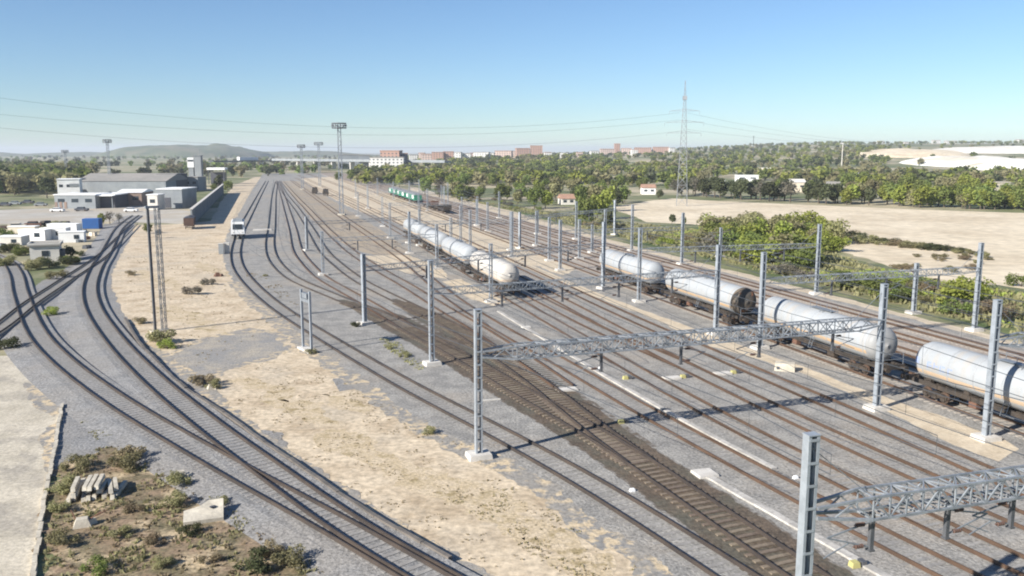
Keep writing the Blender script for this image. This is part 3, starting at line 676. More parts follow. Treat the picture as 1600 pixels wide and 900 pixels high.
on_track(far_vehicle('flat_wagon', 19, 'low dark flat wagon with a tall end wall, near end of the far green train', 'flat wagon', gg, 'dark'), 'T16', xs - 9)
on_track(far_vehicle('flat_wagon', 19, 'low rusty flat wagon next to the green and white vehicle', 'flat wagon', gg, 'rust'), 'T16', xs - 30)
on_track(far_vehicle('rail_vehicle', 21, 'green vehicle with a large white panel, at the near end of the green ones', 'rail vehicle', gg, 'loco'), 'T16', xs - 64)
on_track(far_vehicle('rail_vehicle', 21, 'green rail vehicle between two other green ones', 'rail vehicle', gg, 'loco'), 'T16', xs - 88)
on_track(far_vehicle('rail_vehicle', 21, 'green rail vehicle at the far end of the green train', 'rail vehicle', gg, 'loco'), 'T16', xs - 112)
for x, y, lab, L in ((492, 303, 'low black wagon standing alone on the far sidings', 6.5), (509, 306, 'small black two wheeled plant trolley right of the low black wagon', 3.6)):
    p = G(x, y); root = empty('shunting_wagon', p, R(100)); tag(root, lab, 'wagon')
    MB().box((0, 0, 1.5), (L, 2.6, 1.4), taper=.9).build('body', M['underframe'], root)
    MB().box((L * .2, 0, 2.6), (L * .35, 2.2, .9)).build('cab', M['underframe'], root)
    for dx in (-L * .3, L * .3): link('wheelset', wh_me, root, (dx, 0, .46))

# ------------------------------------------------------------------ trackside objects
def trough(pts, w, label):
    pl = [G(*p) for p in pts]; m = sweep(pl, [(-w / 2, 0), (-w / 2, .11), (w / 2, .11), (w / 2, 0)], 0, .02)
    return tag(m.build('cable_trough', M['trough']), label, 'cable trough', 'white concrete cable troughs')
trough([(779, 487), (800, 500), (838, 523), (900, 561), (960, 597), (1035, 640)], .4, 'long white cable trough with a straight edge in the middle of the yard, upper length')
trough([(1040, 643), (1080, 665), (1130, 692), (1180, 718), (1210, 734)], .38, 'white cable trough crossed by the gantry shadow, lower length')
trough([(1090, 738), (1118, 752), (1160, 777), (1200, 799), (1240, 822), (1290, 849), (1350, 884), (1400, 912)], .48, 'white cable trough at bottom right passing behind the closest post')
def slab(x, y, d, mk, label, name='concrete_slab', cat='slab', rz=.3, group=None):
    p = G(x, y); return tag(MB().box((0, 0, d[2] / 2 + .02), d, taper=.96).build(name, M[mk], None, p, rz), label, cat, group)
slab(886, 610, (1.7, .9, .14), 'concrete', 'small white slab right of the brown ballast')
slab(1101, 742, (1.3, 1.2, .16), 'concrete', 'square white slab at the head of the bottom right trough')
slab(822, 512, (1.0, .7, .12), 'concrete', 'white slab beside the upper end of the long trough')
slab(767, 626, (1.6, .12, .1), 'concrete', 'thin white board lying right of the nearest gantry post')
def block(x, y, label, slabw):
    root = empty('track_box', G(x, y), .25); tag(root, label, 'track box', 'yellow track boxes')
    if slabw: MB().box((-slabw / 2, 0, .09), (slabw, .8, .15)).build('base_plate', M['concrete'], root)
    MB().box((.3, 0, .15), (.42, .4, .26), taper=.85).build('yellow_box', M['yellow'], root)
    MB().box((.72, 0, .16), (.25, .4, .28)).build('side_box', M['steel_dark'], root)
block(1062, 591, 'white plate with a yellow box in the middle of the yard', 1.5)
block(1141, 584, 'white plate with a yellow box next to the sandy strip', 1.5)
block(972, 593, 'yellow box on the edge of the long cable trough', 0)
block(964, 662, 'yellow box at the edge of the brown ballast by the gantry shadow', 0)
block(1326, 887, 'yellow box beside the bottom right trough', 0)
root = empty('concrete_block', G(1226, 579), -.35); tag(root, 'pale rectangular concrete block on the sandy strip', 'concrete block')
MB().box((0, 0, .36), (1.75, .9, .72), taper=.95).build('block', M['concrete_old'], root); MB().box((-.55, -.455, .3), (.25, .03, .25)).build('opening', M['darkwall'], root)
M['litter'] = mat('litter', (.8, .8, .78))
for x, y, l in ((988, 768, 'scrap of white litter right of the leftmost yard track'), (1243, 748, 'scrap of white litter by the closest post'), (938, 576, 'scrap of white litter beside the long trough')):
    tag(MB().box((0, 0, .1), (.32, .22, .16), .4, .7).build('litter', M['litter'], None, G(x, y)), l, 'litter')
# kerb wall along the dirt road
pl = [G(*p) for p in ((97, 634), (88, 690), (77, 745), (64, 820), (51, 915))]; pl = catmull(pl, 1.0)
kb = MB(); i = 0
while i + 1 < len(pl):
    a_, b_ = pl[i], pl[i + 1]; d = b_ - a_; kb.box(((a_ + b_).x / 2 + random.uniform(-.05, .05), (a_ + b_).y / 2, .07 + random.uniform(-.04, .03)), (d.length * random.uniform(.85, 1.04), .22, .24), math.atan2(d.y, d.x) + random.uniform(-.05, .05)); i += 1
tag(kb.build('road_kerb', M['concrete_old']), 'low weathered concrete kerb along the pale road at lower left', 'kerb')
pl = catmull([G(*p) for p in ((196, 500), (216, 536), (244, 567), (284, 606), (325, 634), (369, 663), (404, 690), (444, 717), (507, 761), (553, 792), (587, 815), (631, 840), (690, 872), (740, 900))], .5)  # dark kerb added to cast and stand for the shoulder's shadow line
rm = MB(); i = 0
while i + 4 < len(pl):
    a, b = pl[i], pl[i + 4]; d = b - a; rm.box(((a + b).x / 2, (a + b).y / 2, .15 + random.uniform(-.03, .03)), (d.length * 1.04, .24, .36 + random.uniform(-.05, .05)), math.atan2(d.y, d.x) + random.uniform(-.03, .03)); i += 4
tag(rm.build('shadow_line_kerb', M['shadow_kerb']), 'low dark kerb added to make a shadow line along the right side of the full curve', 'added kerb')
# pile of old sleepers
root = empty('sleeper_stack', G(150, 772), R(20)); tag(root, 'grey pile of old concrete beams lying in the weeds', 'pile of beams')
k = 0
for row, n in ((0, 9), (1, 8), (2, 5)):
    for i in range(n):
        if (row, i) in ((1, 3), (2, 1)): continue
        MB().box((0, 0, 0), (.24, 2.1 + random.uniform(-.3, .3), .22), random.uniform(-.14, .14), .9).build('beam', M['concrete_old'], root, (-1.2 + i * .31 + row * .1 + random.uniform(-.04, .04), random.uniform(-.25, .25), .14 + row * .3 + random.uniform(0, .05)), random.uniform(-.1, .1)); k += 1
root = empty('concrete_slab', G(320, 812), R(24)); tag(root, 'broken tilted concrete slab with a hole, in the weeds beside the ballast', 'slab')
m = MB(); vs = [(-1.1, -.5, .25), (.9, -.55, .2), (1.05, .75, .75), (.3, .85, .72), (-.2, .5, .6), (-1.0, .4, .5)]
vs2 = [(x, y, z - .22) for x, y, z in vs]; m.add(vs + vs2, [tuple(range(6)), tuple(reversed(range(6, 12)))] + [(i, i + 6, (i + 1) % 6 + 6, (i + 1) % 6) for i in range(6)]); m.build('slab', M['concrete_old'], root)
MB().box((.45, .25, .56), (.28, .2, .05), .3).build('hole', M['darkwall'], root)
root = empty('rubble', G(129, 822), 0); tag(root, 'pale lump of rubble with bent rods, below the pile of beams', 'rubble')
m = MB(); m.box((0, 0, .22), (.9, .7, .45), .4, .6); m.box((.35, .3, .15), (.5, .4, .3), .9, .6); m.build('lump', M['concrete_old'], root)
m = MB(); m.bar((.2, .1, .3), (1.0, .6, .6), .05); m.bar((-.3, 0, .3), (-.7, .3, .75), .05); m.bar((.3, .2, .3), (.9, .2, .7), .05); m.build('rod', M['rust'], root)
for x, y, s, l in ((307, 598, .8, 'dark boulder at the corner of the grey gravel patch'), (330, 608, .6, 'pale boulder beside the dark one at the gravel patch'), (283, 748, .7, 'pale broken stone at the upper edge of the weeds'), (340, 432, .9, 'rusty heap on the earth left of the leftmost yard track')):
    m = MB(); m.box((0, 0, s * .35), (s, s * .8, s * .7), .5, .55); m.box((s * .6, .1, s * .22), (s * .7, s * .6, s * .45), 1.1, .6); m.box((-s * .5, .2, s * .18), (s * .5, s * .5, s * .36), .2, .6)
    tag(m.build('boulder', M['rust' if 'rusty' in l else ('steel_dark' if l.startswith('dark') else 'concrete_old')], None, G(x, y)), l, 'boulder')

# small white railcar standing on the leftmost yard track
pl, S, z = TR['T4']; i = min(range(len(pl)), key=lambda i: abs(P(pl[i].x, pl[i].y)[1] - 374)); sN = S[i]; LR = 9.5
a_, _ = at(pl, S, sN - LR + 1.5); b_, _ = at(pl, S, sN - 1.5); d = b_ - a_; c_ = (a_ + b_) / 2
root = empty('railcar', (c_.x, c_.y, z + .235), math.atan2(d.y, d.x)); tag(root, 'short white railcar with a dark windscreen facing the camera, on the leftmost yard track', 'railcar')
MB().box((0, 0, 2.25), (LR, 2.9, 2.7), 0, .94).build('body', M['white'], root); MB().box((0, 0, 3.68), (LR - .6, 2.3, .22), 0, .9).build('roof', M['greywall'], root)
MB().box((0, 0, .72), (LR - .2, 2.6, .42)).build('underframe', M['underframe'], root)
MB().box((LR / 2 - .11, 0, 2.55), (.16, 2.1, 1.15), 0, .96).build('windscreen', M['glass'], root)
for sy in (-1, 1):
    for xx in (-3, -.8, 1.4, 3.4): MB().box((xx, sy * 1.405, 2.6), (1.2, .06, .8)).build('window', M['glass'], root)
    MB().cyl((LR / 2 - .05, sy * .95, 1.3), (LR / 2 + .04, sy * .95, 1.3), .14, n=10).build('headlight', M['offwhite'], root)
    MB().cyl((LR / 2 - .1, sy * .9, .75), (LR / 2 + .5, sy * .9, .75), .16, n=8).build('buffer', M['steel_dark'], root)
for dx in (-2.9, 2.9): link('wheelset', wh_me, root, (dx, 0, .46))
slab(410, 360, (4.5, 1.2, .3), 'concrete', 'pale slab between the tracks right of the white railcar')
for x, y in ((346, 372), (355, 371)):
    r2 = empty('equipment_cabinet', G(x, y + 25), .2)
    tag(r2, 'grey trackside cabinet left of the white railcar' if x == 346 else 'slim pale trackside cabinet nearest the white railcar', 'cabinet')
    MB().box((0, 0, 1.0), (.9, .7, 2.0)).build('body', M['greywall' if x == 346 else 'offwhite'], r2); MB().box((0, 0, 2.04), (1.0, .8, .08)).build('roof', M['offwhite'], r2)

# ------------------------------------------------------------------ flood light masts
def light_mast(x, yb, yt, label, head=2.2):
    p = G(x, yb); h = (yb - yt) / (yb - HOR) * H
    root = empty('floodlight_mast', p); tag(root, label, 'floodlight mast', 'tall floodlight masts')
    k = .55
    m = MB()
    for sx in (-1, 1):
        for sy in (-1, 1): m.bar((sx * k, sy * k, 0), (sx * k * .75, sy * k * .75, h), .13)
    n = max(6, int(h / 1.3))
    for i in range(n):
        z0, z1 = h * i / n, h * (i + 1) / n; w0 = k * (1 - .25 * i / n); s = 1 if i % 2 else -1
        for t in (-1, 1):
            m.bar((-w0 * s, t * w0, z0), (w0 * s, t * w0, z1), .07); m.bar((t * w0, -w0 * s, z0), (t * w0, w0 * s, z1), .07)
    m.build('lattice', M['galv_dark'], root)
    m = MB(); n = 16
    for z in (h - .9, h + .5):
        for i in range(n):
            a, b = 2 * math.pi * i / n, 2 * math.pi * (i + 1) / n
            m.bar((head * math.cos(a), head * math.sin(a), z), (head * math.cos(b), head * math.sin(b), z), .28)
    for i in range(8):
        a = 2 * math.pi * i / 8; m.bar((head * math.cos(a), head * math.sin(a), h - .9), (head * math.cos(a), head * math.sin(a), h + .5), .16); m.bar((0, 0, h - .9), (head * math.cos(a), head * math.sin(a), h - .9), .14)
    m.build('crown', M['steel_dark'], root)
    for i in range(8):
        a = 2 * math.pi * (i + .5) / 8; MB().box((0, 0, 0), (.5, .55, .5), a).build('floodlight', M['greywall'], root, (head * math.cos(a), head * math.sin(a), h - .15))
    MB().box((0, 0, .2), (2.2, 2.2, .5)).build('foundation', M['concrete_old'], root)
light_mast(534, 336, 196, 'tallest floodlight mast, with a ring shaped head, in the middle of the sidings', 2.1)
light_mast(473, 296, 228, 'thin far floodlight mast above the vanishing tracks', 1.9)
light_mast(500, 292, 224, 'thin far floodlight mast left of the tallest one', 2.3)
light_mast(173, 300, 220, 'floodlight mast rising behind the white roofed depot', 1.9)
light_mast(105, 284, 236, 'small distant floodlight mast above the left wood', 2.0)

# ------------------------------------------------------------------ pylon and lines
PX, PYb = 1065, 322
p = G(PX, PYb); hp = 44.0; root = empty('power_pylon', p, R(-8)); tag(root, 'tall thin lattice power pylon beyond the sandy field', 'pylon')
m = MB(); prev = None
def wid(z): return 1.15 * (1 - z / 30) + .75 if z < 30 else max(.12, .75 * (1 - (z - 30) / 15.5))
zs = [0, 4, 7.5, 11, 14, 17, 19.5, 22, 24, 26, 28, 30, 32, 34, 36, 38, 40, 42, 44]
for a, b in zip(zs, zs[1:]):
    wa, wb = wid(a), wid(b); ca = [(-wa, -wa), (wa, -wa), (wa, wa), (-wa, wa)]; cb = [(-wb, -wb), (wb, -wb), (wb, wb), (-wb, wb)]
    for i in range(4):
        j = (i + 1) % 4
        m.bar((*ca[i], a), (*cb[i], b), .10); m.bar((*ca[i], a), (*cb[j], b), .06); m.bar((*ca[j], a), (*cb[i], b), .06); m.bar((*cb[i], b), (*cb[j], b), .06)
m.build('lattice', M['pylon_steel'], root)
for z, w in ((25.8, 6.0), (29.5, 6.8), (33.5, 5.2)):
    m = MB(); t = wid(z)
    for s in (-1, 1):
        for yy in (-t, t): m.bar((0, yy, z + .7), (s * w, 0, z), .08); m.bar((0, yy, z), (s * w, 0, z), .07)
        for q in (.4, .7): m.bar((s * w * q, 0, z), (s * w * q, 0, z + .7 * (1 - q) + .05), .08)
        m.bar((s * w, 0, z), (s * w, 0, z - 1.2), .09)
    m.build('crossarm', M['pylon_steel'], root)
MB().box((0, 0, 38), (1.5, 1.5, 1.3)).build('top_cage', M['pylon_steel'], root)
def line3(P0, P1, P2, label, n=50):    # parabola through three world points, parametrised along the plan line
    t1 = (Vector((P1.x, P1.y)) - Vector((P0.x, P0.y))).length / (Vector((P2.x, P2.y)) - Vector((P0.x, P0.y))).length
    a = np.linalg.solve(np.array([[0, 0, 1], [t1 * t1, t1, 1], [1, 1, 1]]), np.array([P0.z, P1.z, P2.z])); pts = []
    for i in range(n + 1):
        t = i / n; pts.append(Vector((P0.x + (P2.x - P0.x) * t, P0.y + (P2.y - P0.y) * t, a[0] * t * t + a[1] * t + a[2])))
    r = .026
    m = sweep(pts, [(-r, 0), (0, r), (r, 0), (0, -r)]); tag(m.build('power_line', M['wire']), label, 'power line', 'high voltage lines')
def planept(x, y, A, B):               # where a sight line meets the vertical plane through A and B
    u, v = (x - 800) / F, (y - 450) / F; d = Vector((u, CP - v * SP, -(v * CP + SP)))
    n = Vector((B.y - A.y, A.x - B.x, 0)); t = n.dot(Vector((A.x, A.y, 0))) / n.dot(d); return d * t + Vector((0, 0, H))
Lf = Vector((-190, 205, 0))
for k, (y0, y1, y2, lab) in enumerate([(176, 200, 152, 'upper high voltage line sagging across the sky left of the pylon'), (205, 231, 199, 'lower high voltage line sagging across the sky left of the pylon'), (187, 211, 178, 'faint middle high voltage line left of the pylon')]):
    off = Vector((0, -3 + 3 * k, 0)); a = p + off; b = Lf + off
    line3(planept(1062, y0, a, b), planept(600, y1, a, b), planept(-8, y2, a, b), lab)
Rt = Vector((640, 900, 0))
for k, (y0, y1, y2, lab) in enumerate([(176, 203, 224, 'upper high voltage line falling away right of the pylon'), (188, 210, 227, 'middle high voltage line falling away right of the pylon'), (202, 218, 230, 'lower high voltage line falling away right of the pylon')]):
    line3(planept(1072, y0, p, Rt), planept(1210, y1, p, Rt), planept(1420, y2, p, Rt), lab)

# ------------------------------------------------------------------ buildings
def building(name, x, yb, w, d, h, rz, wall, roof, label, cat='building', roof_kind='flat', wins=0, door=False, rise=1.6, winmat='glass', z=None, wh=1.2):
    p = G(x, yb) if z is None else Vector((*z, terrain(*z)))
    root = empty(name, p, rz); tag(root, label, cat)
    MB().box((0, d / 2, h / 2), (w, d, h)).build('wall', M[wall], root)
    if roof_kind == 'flat': MB().box((0, d / 2, h + .14), (w + .5, d + .5, .28)).build('roof', M[roof], root)
    else: MB().gable((0, d / 2, h + .01), (w, d), rise).build('roof', M[roof], root)
    for i in range(wins):
        xx = (i + .5 - wins / 2) * w / wins
        MB().box((xx, -.02, h * .6), (w / wins * .5, .06, wh)).build('window', M[winmat], root)
    if door: MB().box((w * .32, -.03, 1.1), (1.1, .08, 2.2)).build('door', M['darkwall'], root)
    return root
# depot at left
b = building('depot_building', 118, 326, 14, 12, 4.6, 0, 'greywall', 'roof_white', 'low grey depot building with a bright white roof', wins=3)
for i in range(3): MB().box((-6.5 + i * 1.6, -.06, 1.2), (.9, .08, 2.2)).build('door', M['brownwall'], b)
b = building('depot_building', 163, 325, 7.5, 16, 4.4, 0, 'darkwall', 'roof_white', 'open dark loading bay under a white canopy roof')
MB().box((-3.6, -1.5, 2.1), (.25, .25, 4.2)).box((3.6, -1.5, 2.1), (.25, .25, 4.2)).build('column', M['greywall'], b); MB().box((0, -1.2, 4.35), (8.2, 2.6, .22)).build('canopy', M['roof_white'], b)
b = building('depot_building', 203, 322, 8.5, 14, 4.8, .1, 'brownwall', 'roof_white', 'brown walled depot building with a sloping white roof', roof_kind='gable', rise=1.0, wins=2)
building('depot_building', 239, 328, 3.4, 6, 4.9, 0, 'offwhite', 'roof_white', 'narrow white block beside the tall grey depot hall', wins=1)
b = building('depot_building', 266, 325, 8.6, 14, 6.4, 0, 'greywall', 'roof_white', 'tall grey depot hall nearest the tracks'); MB().box((-1, -.05, 1.8), (2.6, .1, 3.6)).build('door', M['darkwall'], b)
b = building('warehouse', 190, 302, 42, 30, 5.6, 0, 'greywall', 'roof_grey', 'long warehouse with a broad grey brown roof behind the depot', 'warehouse', 'gable', 0, rise=3.4)
b = building('warehouse', 262, 300, 9.5, 14, 8.4, 0, 'darkwall', 'darkwall', 'dark boxy hall at the right end of the long warehouse', 'warehouse')
b = building('warehouse', 288, 298, 14, 12, 6.6, 0, 'greywall', 'roof_grey', 'grey hall between the dark boxy hall and the control tower', 'warehouse', wins=4)
b = building('depot_building', 108, 305, 9, 10, 7.0, .35, 'white', 'roof_white', 'white two storey office behind the low depot', wins=3)
MB().box((2.2, -.08, 4.4), (3.5, .1, 1.4)).build('shutter', M['greywall'], b)
# tower
root = empty('control_tower', G(309, 292), .1); tag(root, 'tall grey control tower with a white panelled cabin at its left', 'control tower')
MB().box((.6, 2, 8.5), (3.6, 4, 17)).build('shaft', M['greywall'], root); MB().box((-3.2, 2, 13.4), (3.4, 4, 5.4)).build('cabin', M['white'], root)
MB().box((-3.2, -.03, 14.4), (3.0, .06, 1.0)).build('window', M['glass'], root); MB().box((.6, 2, 17.2), (4.2, 4.6, .4)).build('roof', M['greywall'], root)
MB().bar((1.6, 2, 17.3), (1.6, 2, 20.5), .2).build('antenna', M['galv_dark'], root); MB().box((-3.2, 2, 5.3), (2.6, 3.4, 10.6)).build('stair_shaft', M['greywall'], root)
root = empty('station_canopy', G(338, 288), .1); tag(root, 'white canopy on dark posts right of the control tower', 'canopy')
MB().box((0, 4, 9.2), (10.5, 8, 1.3)).build('roof', M['roof_white'], root)
for x in (-4.5, 4.5):
    for y in (1, 7): MB().box((x, y, 4.3), (.4, .4, 8.6)).build('column', M['steel_dark'], root)
MB().box((0, 6, 3.5), (8, 3, 7)).build('wall', M['darkwall'], root)
# long grey wall along the tracks
A = G(300, 352); B = G(349, 302); d = B - A; L = d.length
root = empty('boundary_wall', A, math.atan2(d.y, d.x)); tag(root, 'long grey panelled wall running towards the control tower, casting a dark shadow', 'wall')
MB().box((L / 2, 0, 2.1), (L, .4, 4.2)).build('wall', M['greywall'], root); MB().box((L / 2, 0, 4.28), (L + .2, .9, .18)).build('coping', M['concrete'], root)
m = MB()
for i in range(int(L / 5)): m.box((i * 5 + .5, -.06, 2.1), (.5, .6, 4.2))
m2 = m.build('pilaster', M['greywall'], root); m2['kind'] = 'stuff'
root = empty('covered_wagon', G(297, 357), math.atan2(d.y, d.x)); tag(root, 'rust brown covered wagon at the near end of the long grey wall', 'wagon')
MB().box((0, 0, 1.9), (6.5, 2.4, 1.9)).build('body', M['wagon_brown'], root); MB().gable((0, 0, 2.86), (6.5, 2.4), .4, 0, .05).build('roof', M['darkwall'], root)
for dx in (-2, 2): link('wheelset', wh_me, root, (dx, 0, .5))
# hut
root = empty('small_hut', G(71, 411), R(22)); tag(root, 'small white flat roofed hut with one dark window, in the yard at left', 'hut')
MB().box((0, 2.2, 1.5), (4.6, 4.4, 3.0)).build('wall', M['offwhite'], root); MB().box((0, 2.2, 3.12), (5.2, 5.0, .24)).build('roof', M['roof_grey'], root)
m = MB()
for y in (-.2, 4.6): m.box((0, y, 3.38), (5.2, .2, .3))
for x in (-2.5, 2.5): m.box((x, 2.2, 3.38), (.2, 4.6, .3))
m.build('parapet', M['offwhite'], root)
MB().box((.1, -.03, 1.7), (1.1, .08, .95)).build('window', M['glass'], root); MB().box((2.6, 1.6, 1.1), (.7, 2.6, 2.2)).build('lean_to', M['darkwall'], root)
# junk yard of pale sheds and containers
for i, (x, y, w, d, h, rz, mk, lab) in enumerate([(14, 384, 5, 4, 1.8, .1, 'offwhite', 'low pale shed at the left edge of the junk yard'), (50, 376, 6, 2.6, 2.3, -.05, 'white', 'white cabin behind the small hut'), (84, 374, 5.4, 2.6, 2.4, .1, 'white', 'white cabin right behind the small hut'),
                                                   (112, 379, 5, 2.6, 2.2, .3, 'white', 'white cabin nearest the curved track'), (97, 365, 7, 2.8, 2.2, 0, 'roof_white', 'long white cabin at the back of the junk yard'), (34, 368, 6, 2.6, 2.0, .1, 'cream', 'cream cabin at the back left of the junk yard')]):
    r2 = empty('site_cabin', G(x, y), rz); tag(r2, lab, 'cabin', 'site cabins in the junk yard')
    MB().box((0, d / 2, h / 2), (w, d, h)).build('body', M[mk], r2); MB().box((0, d / 2, h + .06), (w + .2, d + .2, .12)).build('roof', M['roof_white'], r2); MB().box((w * .2, -.03, h * .55), (w * .2, .06, h * .4)).build('window', M['glass'], r2)
r2 = empty('shipping_container', G(142, 358), .1); tag(r2, 'blue metal container beside the junk yard', 'container')
MB().box((0, 1.3, 1.35), (4.0, 2.6, 2.5)).build('body', M['blue'], r2)
m = MB()
for i in range(12): m.box((-1.85 + i * .335, -.02, 1.35), (.12, .06, 2.3))
m.build('ribbing', M['blue'], r2); MB().box((0, 1.3, .06), (4.1, 2.7, .12)).build('base_frame', M['steel_dark'], r2)
for i in range(26):
    x, y = random.uniform(-10, 150), random.uniform(356, 398)
    if 45 < x < 105 and y > 376: continue
    m_ = MB(); k_ = random.uniform(.6, 1.5)
    for j in range(3): m_.box((random.uniform(-.4, .4) * k_, random.uniform(-.4, .4) * k_, .3 * k_), (random.uniform(.6, 1.3) * k_, random.uniform(.5, 1) * k_, .62 * k_), random.uniform(0, 3), .85)
    tag(m_.build('scrap_heap', M[random.choice(['offwhite', 'greywall', 'brownwall', 'rust', 'steel_dark', 'cream'])], None, G(x, y)), 'small heap of scrap lying about in the junk yard', 'scrap heap', 'scrap heaps in the junk yard')
def car(x, y, rz, mk, lab):
    r2 = empty('parked_car', G(x, y), rz); tag(r2, lab, 'car', 'cars parked in the depot yard')
    MB().box((0, 0, .62), (4.2, 1.75, .62), 0, .96).box((-.2, 0, 1.15), (2.4, 1.6, .5), 0, .8).build('body', M[mk], r2)
    MB().box((-.2, 0, 1.16), (2.3, 1.64, .34), 0, .84).build('window', M['glass'], r2)
    for sx in (-1.3, 1.3):
        for sy in (-.8, .8): MB().cyl((sx, sy - .1, .32), (sx, sy + .1, .32), .32, n=10).build('wheel', M['underframe'], r2)
for a in [(8, 322, .1, 'darkwall', 'dark car parked at the left edge of the depot yard'), (24, 320, .1, 'greywall', 'grey car second from the left edge of the depot yard'), (44, 318, .1, 'darkwall', 'dark car parked under the left trees'), (27, 357, .3, 'cream', 'tan car among the junk at left'), (53, 354, .2, 'rust', 'reddish car behind the white cabins'), (73, 353, 1.2, 'underframe', 'black vehicle behind the white cabins'), (103, 354, .2, 'underframe', 'black car left of the blue container'), (90, 331, .05, 'white', 'white van parked before the low grey depot, left of the others'), (128, 330, .1, 'darkwall', 'dark car parked before the low grey depot building'), (205, 331, .1, 'white', 'white car parked before the brown walled depot building'), (64, 322, .2, 'greywall', 'grey car at the left corner of the low grey depot')]: car(*a)
# far right houses among the trees
for i, (x, y, w, h, wl, rf, lab, kind) in enumerate([(1014, 304, 6, 3.0, 'white', 'roof_tile', 'white house with a red tiled roof at the edge of the sandy field', 'gable'), (1118, 295, 9, 4, 'white', 'roof_white', 'low white house behind the dark trees', 'flat'), (1247, 300, 7, 4.6, 'cream', 'offwhite', 'cream house between the dark and the bright trees', 'gable'),
        (1302, 300, 6, 3.4, 'white', 'roof_grey', 'small white house with a grey roof by the bright trees', 'gable'), (1563, 300, 10, 4.5, 'cream', 'cream', 'large pale cream building at the right edge below the quarry', 'flat'), (1168, 284, 14, 4, 'white', 'roof_white', 'long low white building in the middle of the wood', 'flat'),
        (1210, 272, 20, 5, 'cream', 'roof_white', 'pale hall in a clearing of the far wood', 'flat'), (888, 320, 5, 2.2, 'offwhite', 'roof_tile', 'small pale house with a low roof beside the bright round tree', 'gable'), (1345, 280, 12, 4, 'white', 'roof_white', 'white building on the right of the far clearing', 'flat'), (652, 272, 6, 5, 'cream', 'cream', 'small pale yellow house right of the viaduct', 'flat')]):
    building('house', x, y, w, 7, h, random.uniform(-.3, .3), wl, rf, lab, 'house', kind, wins=2, wh=.9)
# viaduct
A = G(430, 262); B = G(700, 268); d = B - A; L = d.length
root = empty('road_viaduct', A, math.atan2(d.y, d.x)); tag(root, 'long dark road viaduct on piers closing off the railway in the distance', 'viaduct')
MB().box((L / 2, 0, 9.4), (L, 9, 1.8)).build('deck', M['greywall'], root)
MB().box((L / 2, -4.4, 10.7), (L, .25, .9)).build('parapet', M['greywall'], root)
for i in range(9): MB().box(((i + .5) * L / 9, 0, 4.2), (1.6, 6, 8.5)).build('pier', M['concrete'], root)
A = G(330, 263); B = G(440, 261); d = B - A; L = d.length
root = empty('road_viaduct', A, math.atan2(d.y, d.x)); tag(root, 'shorter grey overpass left of the vanishing tracks', 'viaduct')
MB().box((L / 2, 0, 8.0), (L, 9, 1.6)).build('deck', M['darkwall'], root)
for i in range(5): MB().box(((i + .5) * L / 5, 0, 3.6), (1.6, 6, 7.2)).build('pier', M['concrete'], root)
MB().box((L * .55, 6, 11.0), (28, 5, 4.0)).build('sign_panel', M['white'], root)
# skyline
def sky_block(x, ytop, w_px, Y, mk, lab, d=14, cap=None):
    ytop += 2.2 if Y < 2000 else 0
    X = (x - 800) / F * Y; zt = H + Y * (HOR - ytop) / F; z0 = terrain(X, Y); h = zt - z0
    w = w_px / F * Y; r2 = empty('apartment_block', (X, Y, z0), random.uniform(-.2, .2)); tag(r2, lab, 'building', 'buildings on the skyline')
    MB().box((0, d / 2, h / 2), (w, d, h)).build('wall', M[mk], r2); MB().box((0, d / 2, h + .4), (w + .8, d + .8, .8)).build('roof', M[cap or 'roof_tile'], r2)
for a in [(611, 234, 30, 900, 'flat_brick', 'red and white block above the viaduct, left of all'), (606, 244, 52, 880, 'flat_white', 'long white base building in front of the red block'), (634, 238, 10, 905, 'darkwall', 'dark stair tower attached to the red block'), (668, 239, 16, 1300, 'flat_pink', 'pale pink block at the start of the terraced row'), (685, 236, 18, 1300, 'flat_brick', 'brick block second in the terraced row'),
          (702, 235, 16, 1310, 'flat_brick', 'brick block third in the terraced row'), (716, 236, 10, 1290, 'flat_white', 'bright white block in the terraced row'), (730, 238, 12, 1300, 'flat_white', 'grey white block right of the bright white one'), (752, 236, 24, 1350, 'flat_white', 'wide pale block at the right of the terraced row'), (786, 234, 26, 1400, 'flat_pink', 'long pinkish block with a dark roof right of the terraced row'),
          (817, 230, 20, 1500, 'flat_brick', 'red brick block left of the tallest red one'), (838, 226, 18, 1500, 'flat_brick', 'tallest red brick block on the middle skyline'), (948, 231, 22, 1700, 'flat_pink', 'pinkish block left of the dark red tower'), (963, 223, 8, 1700, 'flat_brick', 'dark red tower alone on the skyline'), (976, 230, 16, 1700, 'flat_pink', 'low pink block right of the dark red tower'),
          (1002, 229, 26, 1800, 'flat_brick', 'wide brick block left of the pylon'), (1030, 228, 24, 1800, 'flat_brick', 'brick block close to the pylon'), (1048, 229, 8, 1790, 'flat_white', 'small white block beside the pylon'), (572, 241, 16, 950, 'greywall', 'grey hall behind the viaduct'), (548, 240, 30, 1000, 'greywall', 'long dark grey hall left of the red block')]:
    sky_block(*a, cap='roof_grey' if 'white' in a[4] or 'grey' in a[4] else None)
for i, (x, yt, w, mk) in enumerate([(648, 240, 12, 'flat_white'), (660, 237, 9, 'flat_pink'), (676, 239, 8, 'flat_white'), (694, 238, 9, 'flat_pink'), (709, 238, 8, 'flat_white'), (741, 237, 10, 'flat_pink'), (766, 237, 12, 'flat_white'), (802, 234, 14, 'flat_pink'), (828, 230, 8, 'flat_pink'), (856, 236, 10, 'flat_white'), (880, 237, 12, 'flat_white'), (905, 236, 9, 'flat_pink'), (928, 234, 12, 'flat_white'), (990, 232, 9, 'flat_white')]):
    sky_block(x, yt, w, 1550, mk, 'low block of the small pale and pinkish town houses along the middle skyline', cap='roof_tile' if i % 2 else 'roof_grey')
